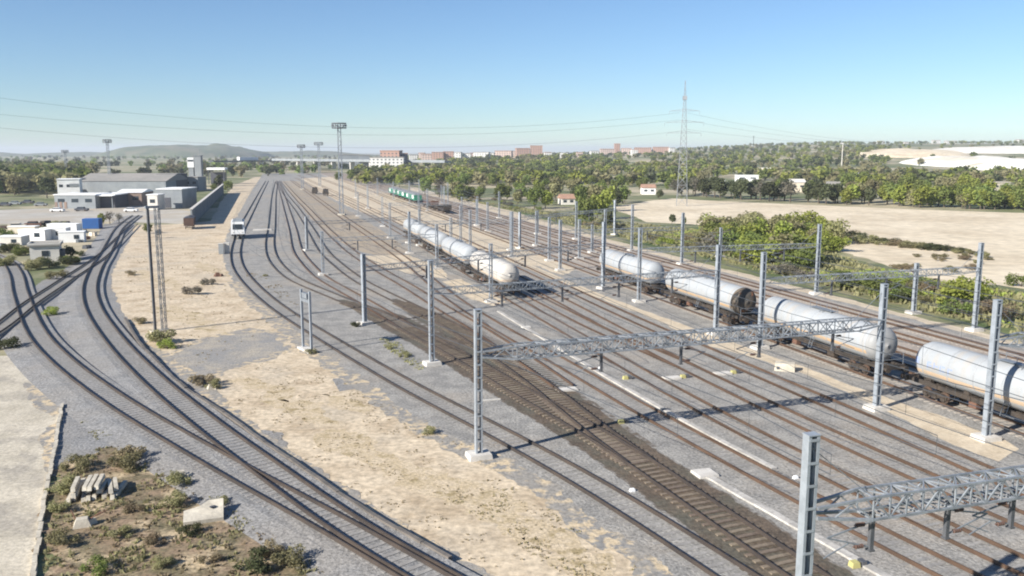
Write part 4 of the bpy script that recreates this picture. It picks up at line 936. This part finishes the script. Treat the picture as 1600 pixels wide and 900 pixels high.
for i, (x, yt, w) in enumerate([(1312, 224, 10), (1370, 221, 8), (1412, 223, 14), (1478, 221, 16), (1585, 219, 9), (1455, 220, 10), (1160, 229, 9), (1230, 228, 7)]):
    sky_block(x, yt, w, 2350, 'flat_white', ['white building on the right skyline nearest the pylon post', 'small white building above the far clearing', 'cream row of houses left of the quarry', 'long white row of houses above the quarry', 'white building on the skyline at the right edge', 'white house left of the long row above the quarry', 'pale building just right of the pylon', 'tiny pale building right of the pylon on the skyline'][i], cap='roof_tile')
for x, yt, Y, lab in ((1310, 222, 800, 'thin pale post rising above the far wood'), (1172, 214, 1100, 'thin dark post on the skyline right of the pylon')):
    X = (x - 800) / F * Y; z0 = terrain(X, Y); zt = H + Y * (HOR - yt) / F
    r2 = empty('far_post', (X, Y, z0)); tag(r2, lab, 'post'); MB().cyl((0, 0, 0), (0, 0, zt - z0), .5, .3, 8).build('pole', M['offwhite' if x == 1310 else 'steel_dark'], r2); MB().box((0, 0, zt - z0), (1.6, 1.2, .8)).build('head', M['steel_dark'], r2)

# ------------------------------------------------------------------ hills and quarry heaps
def mound(name, x, Y, w, d, h, m, kind=None, seed=0, flat=.5, label=None, cat=None, group=None):
    X = (x - 800) / F * Y; n = 40; v = []; f = []
    for i in range(n + 1):
        for j in range(n + 1):
            a, b = (i / n * 2 - 1), (j / n * 2 - 1); r = math.hypot(a, b)
            k = max(0, 1 - r ** 2) ** (1.0 if flat < .6 else .55); nn = noise.noise(Vector((a * 2.3 + seed, b * 2.3, seed))) + .5 * noise.noise(Vector((a * 6 + seed, b * 6, seed)))
            v.append((X + a * w / 2, Y + b * d / 2, terrain(X + a * w / 2, Y + b * d / 2) - 1.0 + h * k * (1 + .28 * nn)))
    for i in range(n):
        for j in range(n): f.append((i * (n + 1) + j, (i + 1) * (n + 1) + j, (i + 1) * (n + 1) + j + 1, i * (n + 1) + j + 1))
    me = bpy.data.meshes.new(name); me.from_pydata(v, [], f); me.materials.append(m); me.polygons.foreach_set('use_smooth', [True] * len(me.polygons))
    return tag(link(name, me), label, cat, group, kind)
mound('hill', 300, 3000, 560, 700, 44, M['hill'], 'structure', 1, .8)
mound('hill', 345, 3050, 330, 500, 42, M['hill'], 'structure', 2, .4)
mound('hill', 470, 3600, 800, 700, 22, M['hill'], 'structure', 4, .4)
mound('hill', 160, 3800, 900, 700, 17, M['hill'], 'structure', 5, .4)
mound('hill', -80, 3600, 900, 700, 20, M['hill'], 'structure', 7, .4)
gq = 'pale spoil heaps of the quarry'
mound('spoil_heap', 1515, 900, 130, 200, 9, M['lime'], None, 3, .8, 'large white spoil heap of the quarry on the right', 'spoil heap', gq)
mound('spoil_heap', 1612, 780, 110, 160, 9, M['lime'], None, 6, .8, 'white spoil heap cut by the right edge of the photo', 'spoil heap', gq)
mound('spoil_heap', 1410, 1150, 150, 160, 9, M['sand'], None, 8, .8, 'low tan spoil heap left of the white ones', 'spoil heap', gq)
mound('spoil_heap', 1600, 1250, 300, 220, 8, M['lime'], None, 9, .8, 'long pale spoil bank along the back of the quarry', 'spoil heap', gq)

# ------------------------------------------------------------------ vegetation
def leaf_mb(lobes, nq, size, seed, shell=.55, flatten=1.0):
    r = np.random.default_rng(seed); m = MB(); wts = np.array([l[3] ** 2 for l in lobes]); wts = wts / wts.sum()
    idx = r.choice(len(lobes), nq, p=wts)
    for i in range(nq):
        cx, cy, cz, R_ = lobes[idx[i]]; d = r.normal(size=3); d /= np.linalg.norm(d); rad = R_ * (shell + (1.08 - shell) * r.random() ** .6)
        c = np.array([cx, cy, cz]) + d * rad * np.array([1, 1, flatten])
        if c[2] < .1: c[2] = .1 + .2 * r.random()
        nrm = d * .8 + r.normal(size=3) * .65 + np.array([0, 0, .25]); nrm /= np.linalg.norm(nrm)
        t = np.cross(nrm, r.normal(size=3)); t /= np.linalg.norm(t); b = np.cross(nrm, t); s = size * (.6 + .8 * r.random())
        m.add([c - t * s * .5 - b * s * .35, c + t * s * .1 - b * s * .5, c + t * s * .55 + b * s * .05, c - t * s * .05 + b * s * .5], [(0, 1, 2, 3)])
    return m
def crown_lobes(seed, h, w, n=8, base=.25):
    r = np.random.default_rng(seed); out = []
    for i in range(n):
        z = h * (base + (1 - base) * (.12 + .72 * r.random())); k = 1 - abs(z / h - .58) * 1.1
        a = r.random() * 6.28; q = w * .34 * r.random() ** .5 * k; out.append((q * math.cos(a), q * math.sin(a), z, w * (.17 + .13 * r.random()) * max(.5, k)))
    out.append((0, 0, h * .6, w * .3)); return out
def trunk_mb(seed, h):
    r = random.Random(seed); m = MB(); top = Vector((r.uniform(-.3, .3), r.uniform(-.3, .3), h * .55)); m.cyl((0, 0, -.1), top, h * .028, h * .014, 8)
    for i in range(4):
        a = r.uniform(0, 6.28); q = top * r.uniform(.6, .95); m.cyl(q, q + Vector((math.cos(a) * h * .16, math.sin(a) * h * .16, h * .2)), h * .011, h * .004, 6)
    return m
TREES = {}
def tree_proto(kind, v):
    k = (kind, v)
    if k in TREES: return TREES[k]
    lm = {'mid': 'leaf_mid', 'dark': 'leaf_dark', 'olive': 'leaf_olive', 'bright': 'leaf_bright', 'bare': 'grey_twig'}[kind]
    h = 8.0; w = {'mid': 7.0, 'dark': 5.6, 'olive': 7.5, 'bright': 6.6, 'bare': 6.6}[kind]
    cm = leaf_mb(crown_lobes(v * 11 + len(kind), h, w, 9, .12 if kind != 'bare' else .2), 760 if kind != 'bare' else 520, .62 if kind != 'bare' else .42, v, .45)
    TREES[k] = (cm.mesh('crown', M[lm]), trunk_mb(v, h).mesh('trunk', M['bark'])); return TREES[k]
def tree(X, Y, h, kind, v, label, group, wide=1.0):
    cm, tm = tree_proto(kind, v); s = h / 8.0
    root = empty('bare_tree' if kind == 'bare' else 'leafy_tree', (X, Y, terrain(X, Y)), random.uniform(0, 6.28)); root.scale = (s * wide, s * wide, s)
    tag(root, label, 'tree', group); link('crown', cm, root); link('trunk', tm, root); return root
def inpoly(x, y, poly):
    c = False; n = len(poly)
    for i in range(n):
        x1, y1 = poly[i]; x2, y2 = poly[(i + 1) % n]
        if (y1 > y) != (y2 > y) and x < (x2 - x1) * (y - y1) / (y2 - y1) + x1: c = not c
    return c
WOOD = [(580, 284), (640, 300), (700, 312), (745, 322), (800, 322), (860, 334), (930, 346), (962, 342), (978, 322), (1050, 307), (1160, 313), (1400, 323), (1690, 333), (1690, 289), (580, 276)]
CLEAR = [(985, 1045, 298, 322), (1106, 1132, 297, 306), (1230, 1262, 300, 318), (1290, 1318, 303, 314), (1536, 1592, 297, 316), (868, 905, 320, 338), (1148, 1188, 282, 294), (640, 664, 268, 282), (905, 930, 296, 318)]
def clear(px, py): return any(a <= px <= b and c <= py <= d for a, b, c, d in CLEAR)
spots = []; tries = 0
zones = {'a': 'tree in the wood left of the sandy field', 'b': 'tree in the dark row behind the sandy field', 'c': 'tree in the bright wood behind the right half of the sandy field'}
while len(spots) < 165 and tries < 20000:
    tries += 1
    x = random.uniform(585, 1685); y = random.uniform(287, 346)
    if not inpoly(x, y, WOOD) or clear(x, y): continue
    q = G(x, y); mind = 5 if y > 300 else 10
    if any((q - o[0]).length < mind for o in spots): continue
    spots.append((q, x, y))
kn = {'mid': 'mid green', 'dark': 'dark green', 'olive': 'olive', 'bright': 'bright green', 'bare': 'greyish half bare'}
def put(q, x, y):
    r = random.random()
    if 1055 < x < 1320 and y > 294: kind = 'dark' if r < .7 else ('mid' if r < .85 else 'bare'); z = 'b'; h = random.uniform(6.5, 9)
    elif x >= 1320: kind = 'mid' if r < .4 else ('bright' if r < .65 else ('olive' if r < .85 else 'dark')); z = 'c'; h = random.uniform(5.5, 10)
    else: kind = 'mid' if r < .45 else ('olive' if r < .68 else ('bare' if r < .8 else ('bright' if r < .9 else 'dark'))); z = 'a'; h = random.uniform(5, 9)
    if y < 298: h *= 1.0
    tree(q.x, q.y, h, kind, random.randint(0, 2), f'{kn[kind]} {zones[z]}', 'trees of the right hand wood')
for s in spots: put(*s)
# dense front row behind the sand
for x in np.arange(1056, 1690, 10.5):
    x += random.uniform(-5, 5); yb = np.interp(x, [1062, 1160, 1400, 1690], [306, 312, 322, 332]) + random.uniform(-3, 1.5)
    if 1236 < x < 1256: continue
    q = G(x, yb)
    if x < 1315: tree(q.x, q.y, random.uniform(7.2, 9.0), 'dark' if random.random() < .8 else 'bare', random.randint(0, 2), 'dark tree standing in the front row along the sandy field', 'trees of the right hand wood', 1.3)
    elif random.random() < .85: tree(q.x, q.y, random.uniform(6, 9), random.choice(['bright', 'mid', 'mid', 'bright', 'olive']), random.randint(0, 2), 'lighter green tree of the front row along the right half of the sandy field', 'trees of the right hand wood', 1.15)
for x, y, h, k, l in [(852, 326, 6.5, 'bright', 'round bright green tree alone in front of the wood, left of the sandy field'), (735, 314, 6.5, 'mid', 'green tree at the corner of the wood above the far gantry'), (918, 352, 8.0, 'mid', 'tall tree beside the left end of the sandy field'), (948, 362, 5.5, 'dark', 'dark low tree at the tip of the sandy field'), (1050, 352, 3.0, 'dark', 'small dark bush tree on the sand before the pylon'), (1068, 352, 2.4, 'mid', 'smaller bush on the sand right of the dark one'), (1510, 302, 10, 'bright', 'tall bright tree before the quarry'), (1030, 312, 5, 'dark', 'dark tree beside the red roofed house'), (810, 318, 6.5, 'bare', 'greyish tree left of the round bright one'), (1598, 306, 9, 'bright', 'bright tree at the right edge beside the cream building')]:
    q = G(x, y); tree(q.x, q.y, h, k, random.randint(0, 2), l, None, 1.0)
# left wood
for i in range(46):
    x = random.uniform(-40, 150); y = random.uniform(274, 311) if x < 85 else random.uniform(270, 284); q = G(x, y)
    kind = random.choice(['mid', 'mid', 'dark', 'olive', 'bright']); tree(q.x, q.y, random.uniform(8, 13), kind, random.randint(0, 2), f'{kn[kind]} tree in the wood at the left edge of the photo', 'trees of the left hand wood', 1.1)
for x, y, h, k, l in [(343, 296, 8, 'dark', 'dark tree under the white canopy'), (356, 300, 6, 'mid', 'green tree right of the canopy'), (335, 300, 5, 'mid', 'small green tree left of the canopy'), (158, 352, 3.2, 'bright', 'bright green tree beside the blue container'), (172, 350, 3.6, 'bare', 'bare brownish tree right of the blue container'), (186, 349, 3.0, 'bare', 'low bare tree before the grey depot'), (110, 404, 2.8, 'dark', 'dark tree against the right side of the small hut'), (548, 282, 8, 'mid', 'green tree behind the tallest floodlight mast'), (529, 282, 7, 'mid', 'green tree left of the tallest floodlight mast'), (232, 365, 2.6, 'mid', 'green bush tree at the foot of the depot road'), (248, 372, 2.2, 'bare', 'brown bush right of the two legged tower top')]:
    q = G(x, y); tree(q.x, q.y, h, k, random.randint(0, 2), l, None, 1.15)
# distant woodland: beyond counting
def woodland(n, name, kinds, xr, yr, hmin, hmax, seed):
    r = np.random.default_rng(seed); ms = [MB() for _ in kinds]
    base = [leaf_mb(crown_lobes(40 + k, 8, 8, 6, .05), 70, 1.9, 60 + k, .5) for k in range(4)]
    for i in range(n):
        x = r.uniform(*xr); Y = math.exp(r.uniform(math.log(yr[0]), math.log(yr[1]))); X = (x - 800) / F * Y
        if 1380 < x < 1680 and 640 < Y < 1500 and r.random() < .93: continue
        if 1080 < x < 1400 and 560 < Y < 760 and r.random() < .35: continue
        if noise.noise(Vector((X / 110, Y / 170, 2.2))) < -.22: continue
        if 1370 < x < 1690 and 1400 < Y < 2100 and r.random() < .7: continue
        s = r.uniform(hmin, hmax) / 8; k = int(r.integers(4)); z = terrain(X, Y); a = r.uniform(0, 6.28); c, sn = math.cos(a) * s * 1.2, math.sin(a) * s * 1.2
        g = ms[min(len(kinds) - 1, int((noise.noise(Vector((X / 60, Y / 90, 0))) * .9 + .5 + r.normal() * .22) * len(kinds))) if True else 0]
        g.add([(X + v[0] * c - v[1] * sn, Y + v[0] * sn + v[1] * c, z + v[2] * s) for v in base[k].v], base[k].f)
    for g, k in zip(ms, kinds):
        if g.v: tag(g.build(name, M[k]), ('far-off wood on the left of ' if 'trees' in name else 'far-off wood of ') + {'leaf_mid': 'mid green', 'leaf_olive': 'olive', 'leaf_dark': 'dark', 'leaf_bright': 'bright green', 'grey_twig': 'greyish'}[k] + ' crowns stretching to the skyline', 'woodland', None, 'stuff')
woodland(4200, 'distant_woodland', ['leaf_dark', 'leaf_mid', 'leaf_bright', 'leaf_olive'], (560, 1700), (500, 3000), 5, 9, 5)
woodland(560, 'distant_trees', ['leaf_dark', 'leaf_mid', 'leaf_olive'], (-60, 600), (640, 3200), 6, 10, 6)
woodland(420, 'distant_trees', ['leaf_dark', 'leaf_mid', 'leaf_olive'], (-60, 135), (400, 950), 8, 12, 8)

# bushes
BUSH = {}
def bush_me(kind, v):
    if (kind, v) not in BUSH:
        r = np.random.default_rng(v + 90); lobes = [(r.uniform(-.9, .9), r.uniform(-.9, .9), r.uniform(.35, 1.15), r.uniform(.35, .6)) for _ in range(8)]
        BUSH[(kind, v)] = (leaf_mb(lobes, 1300, .135, v + 5, .35).mesh('foliage', M[kind]), MB().cyl((0, 0, -.05), (.1, 0, .7), .05, .02, 6).cyl((0, 0, 0), (-.3, .2, .8), .04, .015, 6).cyl((0, 0, 0), (.1, -.4, .7), .04, .015, 6).mesh('stem', M['bark']))
    return BUSH[(kind, v)]
def bush(q, h, kind, label, group=None, wide=1.0, name='leafy_bush'):
    a, b = bush_me(kind, random.randint(0, 3)); s = h / 1.6
    root = empty(name, q, random.uniform(0, 6.28)); root.scale = (s * wide, s * wide, s); tag(root, label, 'bush', group); link('foliage', a, root); link('stem', b, root); return root
THK = [(1090, 368), (1130, 356), (1200, 352), (1300, 360), (1306, 392), (1262, 424), (1180, 414), (1120, 396), (1090, 384)]
n = 0
while n < 46:
    x = random.uniform(1085, 1310); y = random.uniform(350, 425)
    if not inpoly(x, y, THK): continue
    n += 1; k = random.choice(['leaf_bright', 'leaf_bright', 'leaf_bright', 'leaf_mid', 'leaf_olive'] if x > 1130 else ['leaf_olive', 'grey_twig', 'leaf_bright'])
    bush(G(x, y), random.uniform(2.6, 5.4), k, {'leaf_bright': 'bright yellow green bush', 'leaf_mid': 'mid green bush', 'leaf_olive': 'olive bush', 'grey_twig': 'greyish twiggy bush'}[k] + ' of the thicket between the rails and the sandy field', 'bushes of the thicket', 1.15)
for i in range(70):
    x = random.uniform(700, 1690); yv = 240 + random.uniform(.205, .236) * (x - 420)
    if inpoly(x, yv, SAND): continue
    k = random.choice(['leaf_mid', 'leaf_olive', 'leaf_bright', 'grey_twig', 'leaf_dry'])
    bush(G(x, yv), random.uniform(.7, 2.0), k, {'leaf_bright': 'low bright', 'leaf_mid': 'low green', 'leaf_olive': 'low olive', 'grey_twig': 'low grey', 'leaf_dry': 'low dry'}[k] + ' shrub on the verge beside the outermost track', 'shrubs on the verge', 1.5)
for x, y, h, k, l in [(1492, 474, 3.6, 'leaf_bright', 'large bright green bush left of the right hand verge post'), (1372, 462, 3.0, 'leaf_mid', 'green bush behind the nearest full gantry post'), (1335, 452, 2.4, 'leaf_mid', 'green bush left of the gantry post in the verge'), (1400, 472, 1.6, 'leaf_dark', 'dark low bush right of the thin verge mast'), (1595, 448, 2.0, 'leaf_mid', 'green bush at the right edge on the sand'), (1430, 452, 1.5, 'leaf_olive', 'olive bush behind the thin verge mast')]:
    bush(G(x, y), h, k, l, None, 1.3)
for i in range(30):      # dark line of weeds crossing the sand
    t = i / 29; x = 1300 + 240 * t; q = G(x + random.uniform(-6, 6), 372 + 28 * t + random.uniform(-2.5, 2.5)); bush(q, random.uniform(.8, 1.6) * (1.25 - .6 * t), random.choice(['leaf_olive', 'leaf_dry', 'leaf_dark']), 'dark weedy bush in the line crossing the sandy field', 'line of weeds on the sand', 1.9)
for i in range(14):
    q = G(random.uniform(1370, 1560), random.uniform(400, 425)); bush(q, random.uniform(.5, 1.0), random.choice(['leaf_olive', 'leaf_dry']), 'low dry weed clump below the line of weeds on the sand', 'weed clumps on the sand', 1.8)
for i, (x, y, h, k) in enumerate([(100, 770, .8, 'leaf_olive'), (95, 850, .7, 'leaf_olive'), (120, 735, .8, 'leaf_olive'), (205, 715, .9, 'leaf_dry'), (195, 735, .9, 'leaf_olive'), (150, 895, .6, 'leaf_mid'), (210, 800, .5, 'leaf_dry'), (275, 790, .7, 'leaf_olive'), (280, 757, .7, 'leaf_olive'), (300, 835, .5, 'leaf_dark'), (190, 838, .5, 'leaf_olive'), (240, 850, .5, 'leaf_dry'), (430, 868, .6, 'leaf_dry'), (455, 888, .8, 'leaf_olive'), (400, 890, .8, 'leaf_dark'), (90, 800, .6, 'leaf_olive'), (340, 790, .5, 'leaf_olive'), (260, 885, .5, 'leaf_olive'), (330, 880, .45, 'leaf_dry')]):
    bush(G(x, y), h, k, {'leaf_mid': 'green', 'leaf_olive': 'olive', 'leaf_dry': 'dry brown', 'leaf_dark': 'dark green'}[k] + [' weed bush in the rough ground at bottom left', ' weed bush beside the road kerb'][x < 105], 'weed bushes at bottom left', 1.5)
for x, y, h, k, l in [(250, 535, 1.5, 'leaf_olive', 'green and brown bush at the foot of the two legged tower'), (262, 545, .9, 'leaf_bright', 'low yellowish bush below the two legged tower'), (222, 505, .8, 'leaf_dry', 'dry bush left of the two legged tower'), (82, 492, 1.0, 'leaf_bright', 'bright bush between the crossing track and the left curve'), (8, 545, 1.2, 'leaf_dark', 'dark bush at the left edge above the road'), (88, 436, 1.4, 'leaf_olive', 'olive bush below the small hut'), (45, 395, 1.6, 'leaf_olive', 'olive bush left of the small hut'), (318, 602, .9, 'leaf_dry', 'dry bush among the boulders at the gravel patch'),
                      (335, 606, .7, 'leaf_olive', 'olive bush right of the boulders'), (672, 678, .5, 'leaf_olive', 'small tuft beside the ballast left of the nearest gantry post'), (555, 510, .6, 'leaf_dark', 'dark weed at the third gantry post'), (632, 558, .5, 'leaf_olive', 'weed on the ballast left of the second gantry post'), (610, 545, .4, 'leaf_olive', 'small weed left of the second gantry post'), (415, 432, .4, 'leaf_olive', 'small weed between the leftmost yard tracks'), (487, 553, .5, 'leaf_olive', 'weed at the foot of the paired posts'), (205, 430, .8, 'leaf_dry', 'dry bush right of the full curve'), (300, 460, 1.2, 'grey_twig', 'grey bush on the bare earth'), (325, 445, 1.0, 'grey_twig', 'grey bush right of the other grey one on the bare earth'), (18, 390, 1.4, 'leaf_olive', 'olive bush at the left edge by the junk yard'), (125, 400, 1.0, 'leaf_dark', 'dark bush in the shade beside the hut')]:
    bush(G(x, y), h, k, l, None, 1.4)
for i in range(26):
    x, y = random.uniform(-10, 150), random.uniform(352, 425)
    if 40 < x < 150 and 362 < y < 412: continue
    if inpoly(x, y, WYE): continue
    bush(G(x, y), random.uniform(.8, 2.0), random.choice(['leaf_olive', 'leaf_mid', 'leaf_dark']), 'scrubby bush growing around the junk yard at the left', 'bushes around the junk yard', 1.4)
# ground cover too fine to count
def scatter(name, poly, n, hmin, hmax, mk, label, seed, dens=None):
    r = np.random.default_rng(seed); m = MB(); k = 0; xs_ = [p[0] for p in poly]; ys_ = [p[1] for p in poly]; t = 0
    wp = [G(*p) for p in poly]; wx = [p.x for p in wp]; wy = [p.y for p in wp]; pw = [(p.x, p.y) for p in wp]
    while k < n and t < n * 40:
        t += 1; X = r.uniform(min(wx), max(wx)); Y = r.uniform(min(wy), max(wy))
        if not inpoly(X, Y, pw): continue
        if dens and noise.noise(Vector((X / dens, Y / dens, seed))) < .08: continue
        k += 1; h = r.uniform(hmin, hmax)
        for j in range(4):
            a = r.uniform(0, 3.14); w = h * r.uniform(.5, 1.1); ox, oy = r.normal(size=2) * h * .5; c, s = math.cos(a) * w / 2, math.sin(a) * w / 2; lx, ly = r.normal(size=2) * h * .3
            m.add([(X + ox - c, Y + oy - s, .01), (X + ox + c, Y + oy + s, .01), (X + ox + c * .5 + lx, Y + oy + s * .5 + ly, h), (X + ox - c * .6 + lx, Y + oy - s * .6 + ly, h * .8)], [(0, 1, 2, 3)])
    return tag(m.build(name, M[mk]), label, 'weeds', None, 'stuff')
RGH = [(66, 912), (76, 820), (84, 745), (115, 722), (150, 702), (215, 692), (260, 722), (330, 772), (420, 832), (470, 868), (520, 915)]
scatter('dry_weeds', RGH, 700, .05, .16, 'leaf_dry', 'low dry weeds covering the rough ground at bottom left', 1)
scatter('green_weeds', RGH, 520, .06, .22, 'leaf_olive', 'low green weeds covering the rough ground at bottom left', 2, 2.2)
STR = [(420, 560), (560, 600), (740, 705), (860, 775), (1000, 895), (760, 895), (600, 800), (470, 715), (350, 615)]
scatter('dry_weeds', STR, 800, .03, .09, 'leaf_dry', 'thin dry weeds on the bare earth strip', 3, 2.2)
scatter('dry_weeds', [(200, 400), (340, 380), (360, 440), (440, 510), (300, 575), (230, 530), (195, 470)], 300, .05, .14, 'leaf_dry', 'thin weeds on the bare earth around the two legged tower', 4, 5)
scatter('dry_weeds', [(590, 528), (620, 535), (668, 572), (655, 580), (610, 552)], 160, .05, .2, 'leaf_olive', 'weeds on the ballast at the foot of the second gantry', 9)
scatter('dry_weeds', [(370, 415), (440, 445), (470, 480), (430, 465), (392, 440)], 120, .05, .16, 'leaf_dry', 'weeds between the two leftmost yard tracks', 10, 4)
scatter('dry_weeds', [(60, 560), (110, 640), (150, 690), (230, 690), (180, 640), (110, 590)], 260, .04, .14, 'leaf_olive', 'weeds on the grey ballast beside the pale road', 11, 3)
scatter('dry_weeds', [(800, 760), (1000, 890), (900, 912), (700, 780)], 300, .03, .1, 'leaf_dry', 'dry grass at the lower end of the earth strip', 12, 1.8)
scatter('verge_grass', [(700, 308), (800, 328), (940, 363), (1100, 402), (1300, 452), (1500, 502), (1720, 556), (1720, 474), (1500, 446), (1400, 430), (1290, 394), (1190, 368), (1000, 352), (800, 324)], 4500, .2, .7, 'leaf_olive', 'rough grass on the verge beside the outermost track', 5)
scatter('verge_grass', [(1000, 372), (1300, 440), (1500, 490), (1720, 548), (1720, 480), (1500, 450), (1300, 398), (1100, 360)], 2200, .2, .6, 'leaf_bright', 'bright grass on the verge in front of the thicket', 6, 14)

# ------------------------------------------------------------------ haze, sky, sun, camera
hz = MB().box((0, 0, 39), (25000, 25000, 82)).build('haze', M['white']); tag(hz, kind='stuff')
mh = bpy.data.materials.new('haze'); mh.use_nodes = True; nt = mh.node_tree; nt.nodes.remove(nt.nodes['Principled BSDF'])
pv = nt.nodes.new('ShaderNodeVolumePrincipled'); pv.inputs['Color'].default_value = (.86, .92, 1, 1); pv.inputs['Density'].default_value = .00014; pv.inputs['Anisotropy'].default_value = .1
nt.links.new(pv.outputs[0], nt.nodes['Material Output'].inputs['Volume']); hz.data.materials.clear(); hz.data.materials.append(mh)

SUN_EL = 29.0; tx, ty = .80, .60                       # direction the light travels on plan
w = bpy.data.worlds.new('World'); scene.world = w; w.use_nodes = True; nt = w.node_tree
sk = nt.nodes.new('ShaderNodeTexSky'); sk.sky_type = 'NISHITA'; sk.sun_disc = False; sk.sun_elevation = R(SUN_EL)
az = math.atan2(-tx, -ty); sk.sun_rotation = az % (2 * math.pi); sk.altitude = 600; sk.air_density = 1.0; sk.dust_density = .1; sk.ozone_density = 2.2
tn = nt.nodes.new('ShaderNodeMix'); tn.data_type = 'RGBA'; tn.blend_type = 'MULTIPLY'; tn.inputs[0].default_value = 1; tn.inputs[7].default_value = (.81, .975, 1.17, 1); nt.links.new(sk.outputs[0], tn.inputs[6]); nt.links.new(tn.outputs[2], nt.nodes['Background'].inputs['Color']); nt.nodes['Background'].inputs['Strength'].default_value = .058
sl = bpy.data.lights.new('sun', 'SUN'); sl.energy = 5.0; sl.angle = R(.53); sl.color = (1, .955, .885)
so = bpy.data.objects.new('sun', sl); C.objects.link(so); e = R(SUN_EL)
so.rotation_euler = Vector((tx * math.cos(e), ty * math.cos(e), -math.sin(e))).to_track_quat('-Z', 'Y').to_euler(); so.location = (-60, -40, 70)
cd = bpy.data.cameras.new('camera'); cd.lens = 36 * F / 1600; cd.sensor_width = 36; cd.clip_start = .5; cd.clip_end = 30000
co = bpy.data.objects.new('camera', cd); C.objects.link(co); co.location = (0, 0, H); co.rotation_euler = (R(90) - PIT, 0, 0); scene.camera = co
scene.cycles.filter_width = 2.0
scene.view_settings.view_transform = 'Standard'; scene.view_settings.look = 'None'; scene.view_settings.exposure = .97; scene.view_settings.gamma = 1
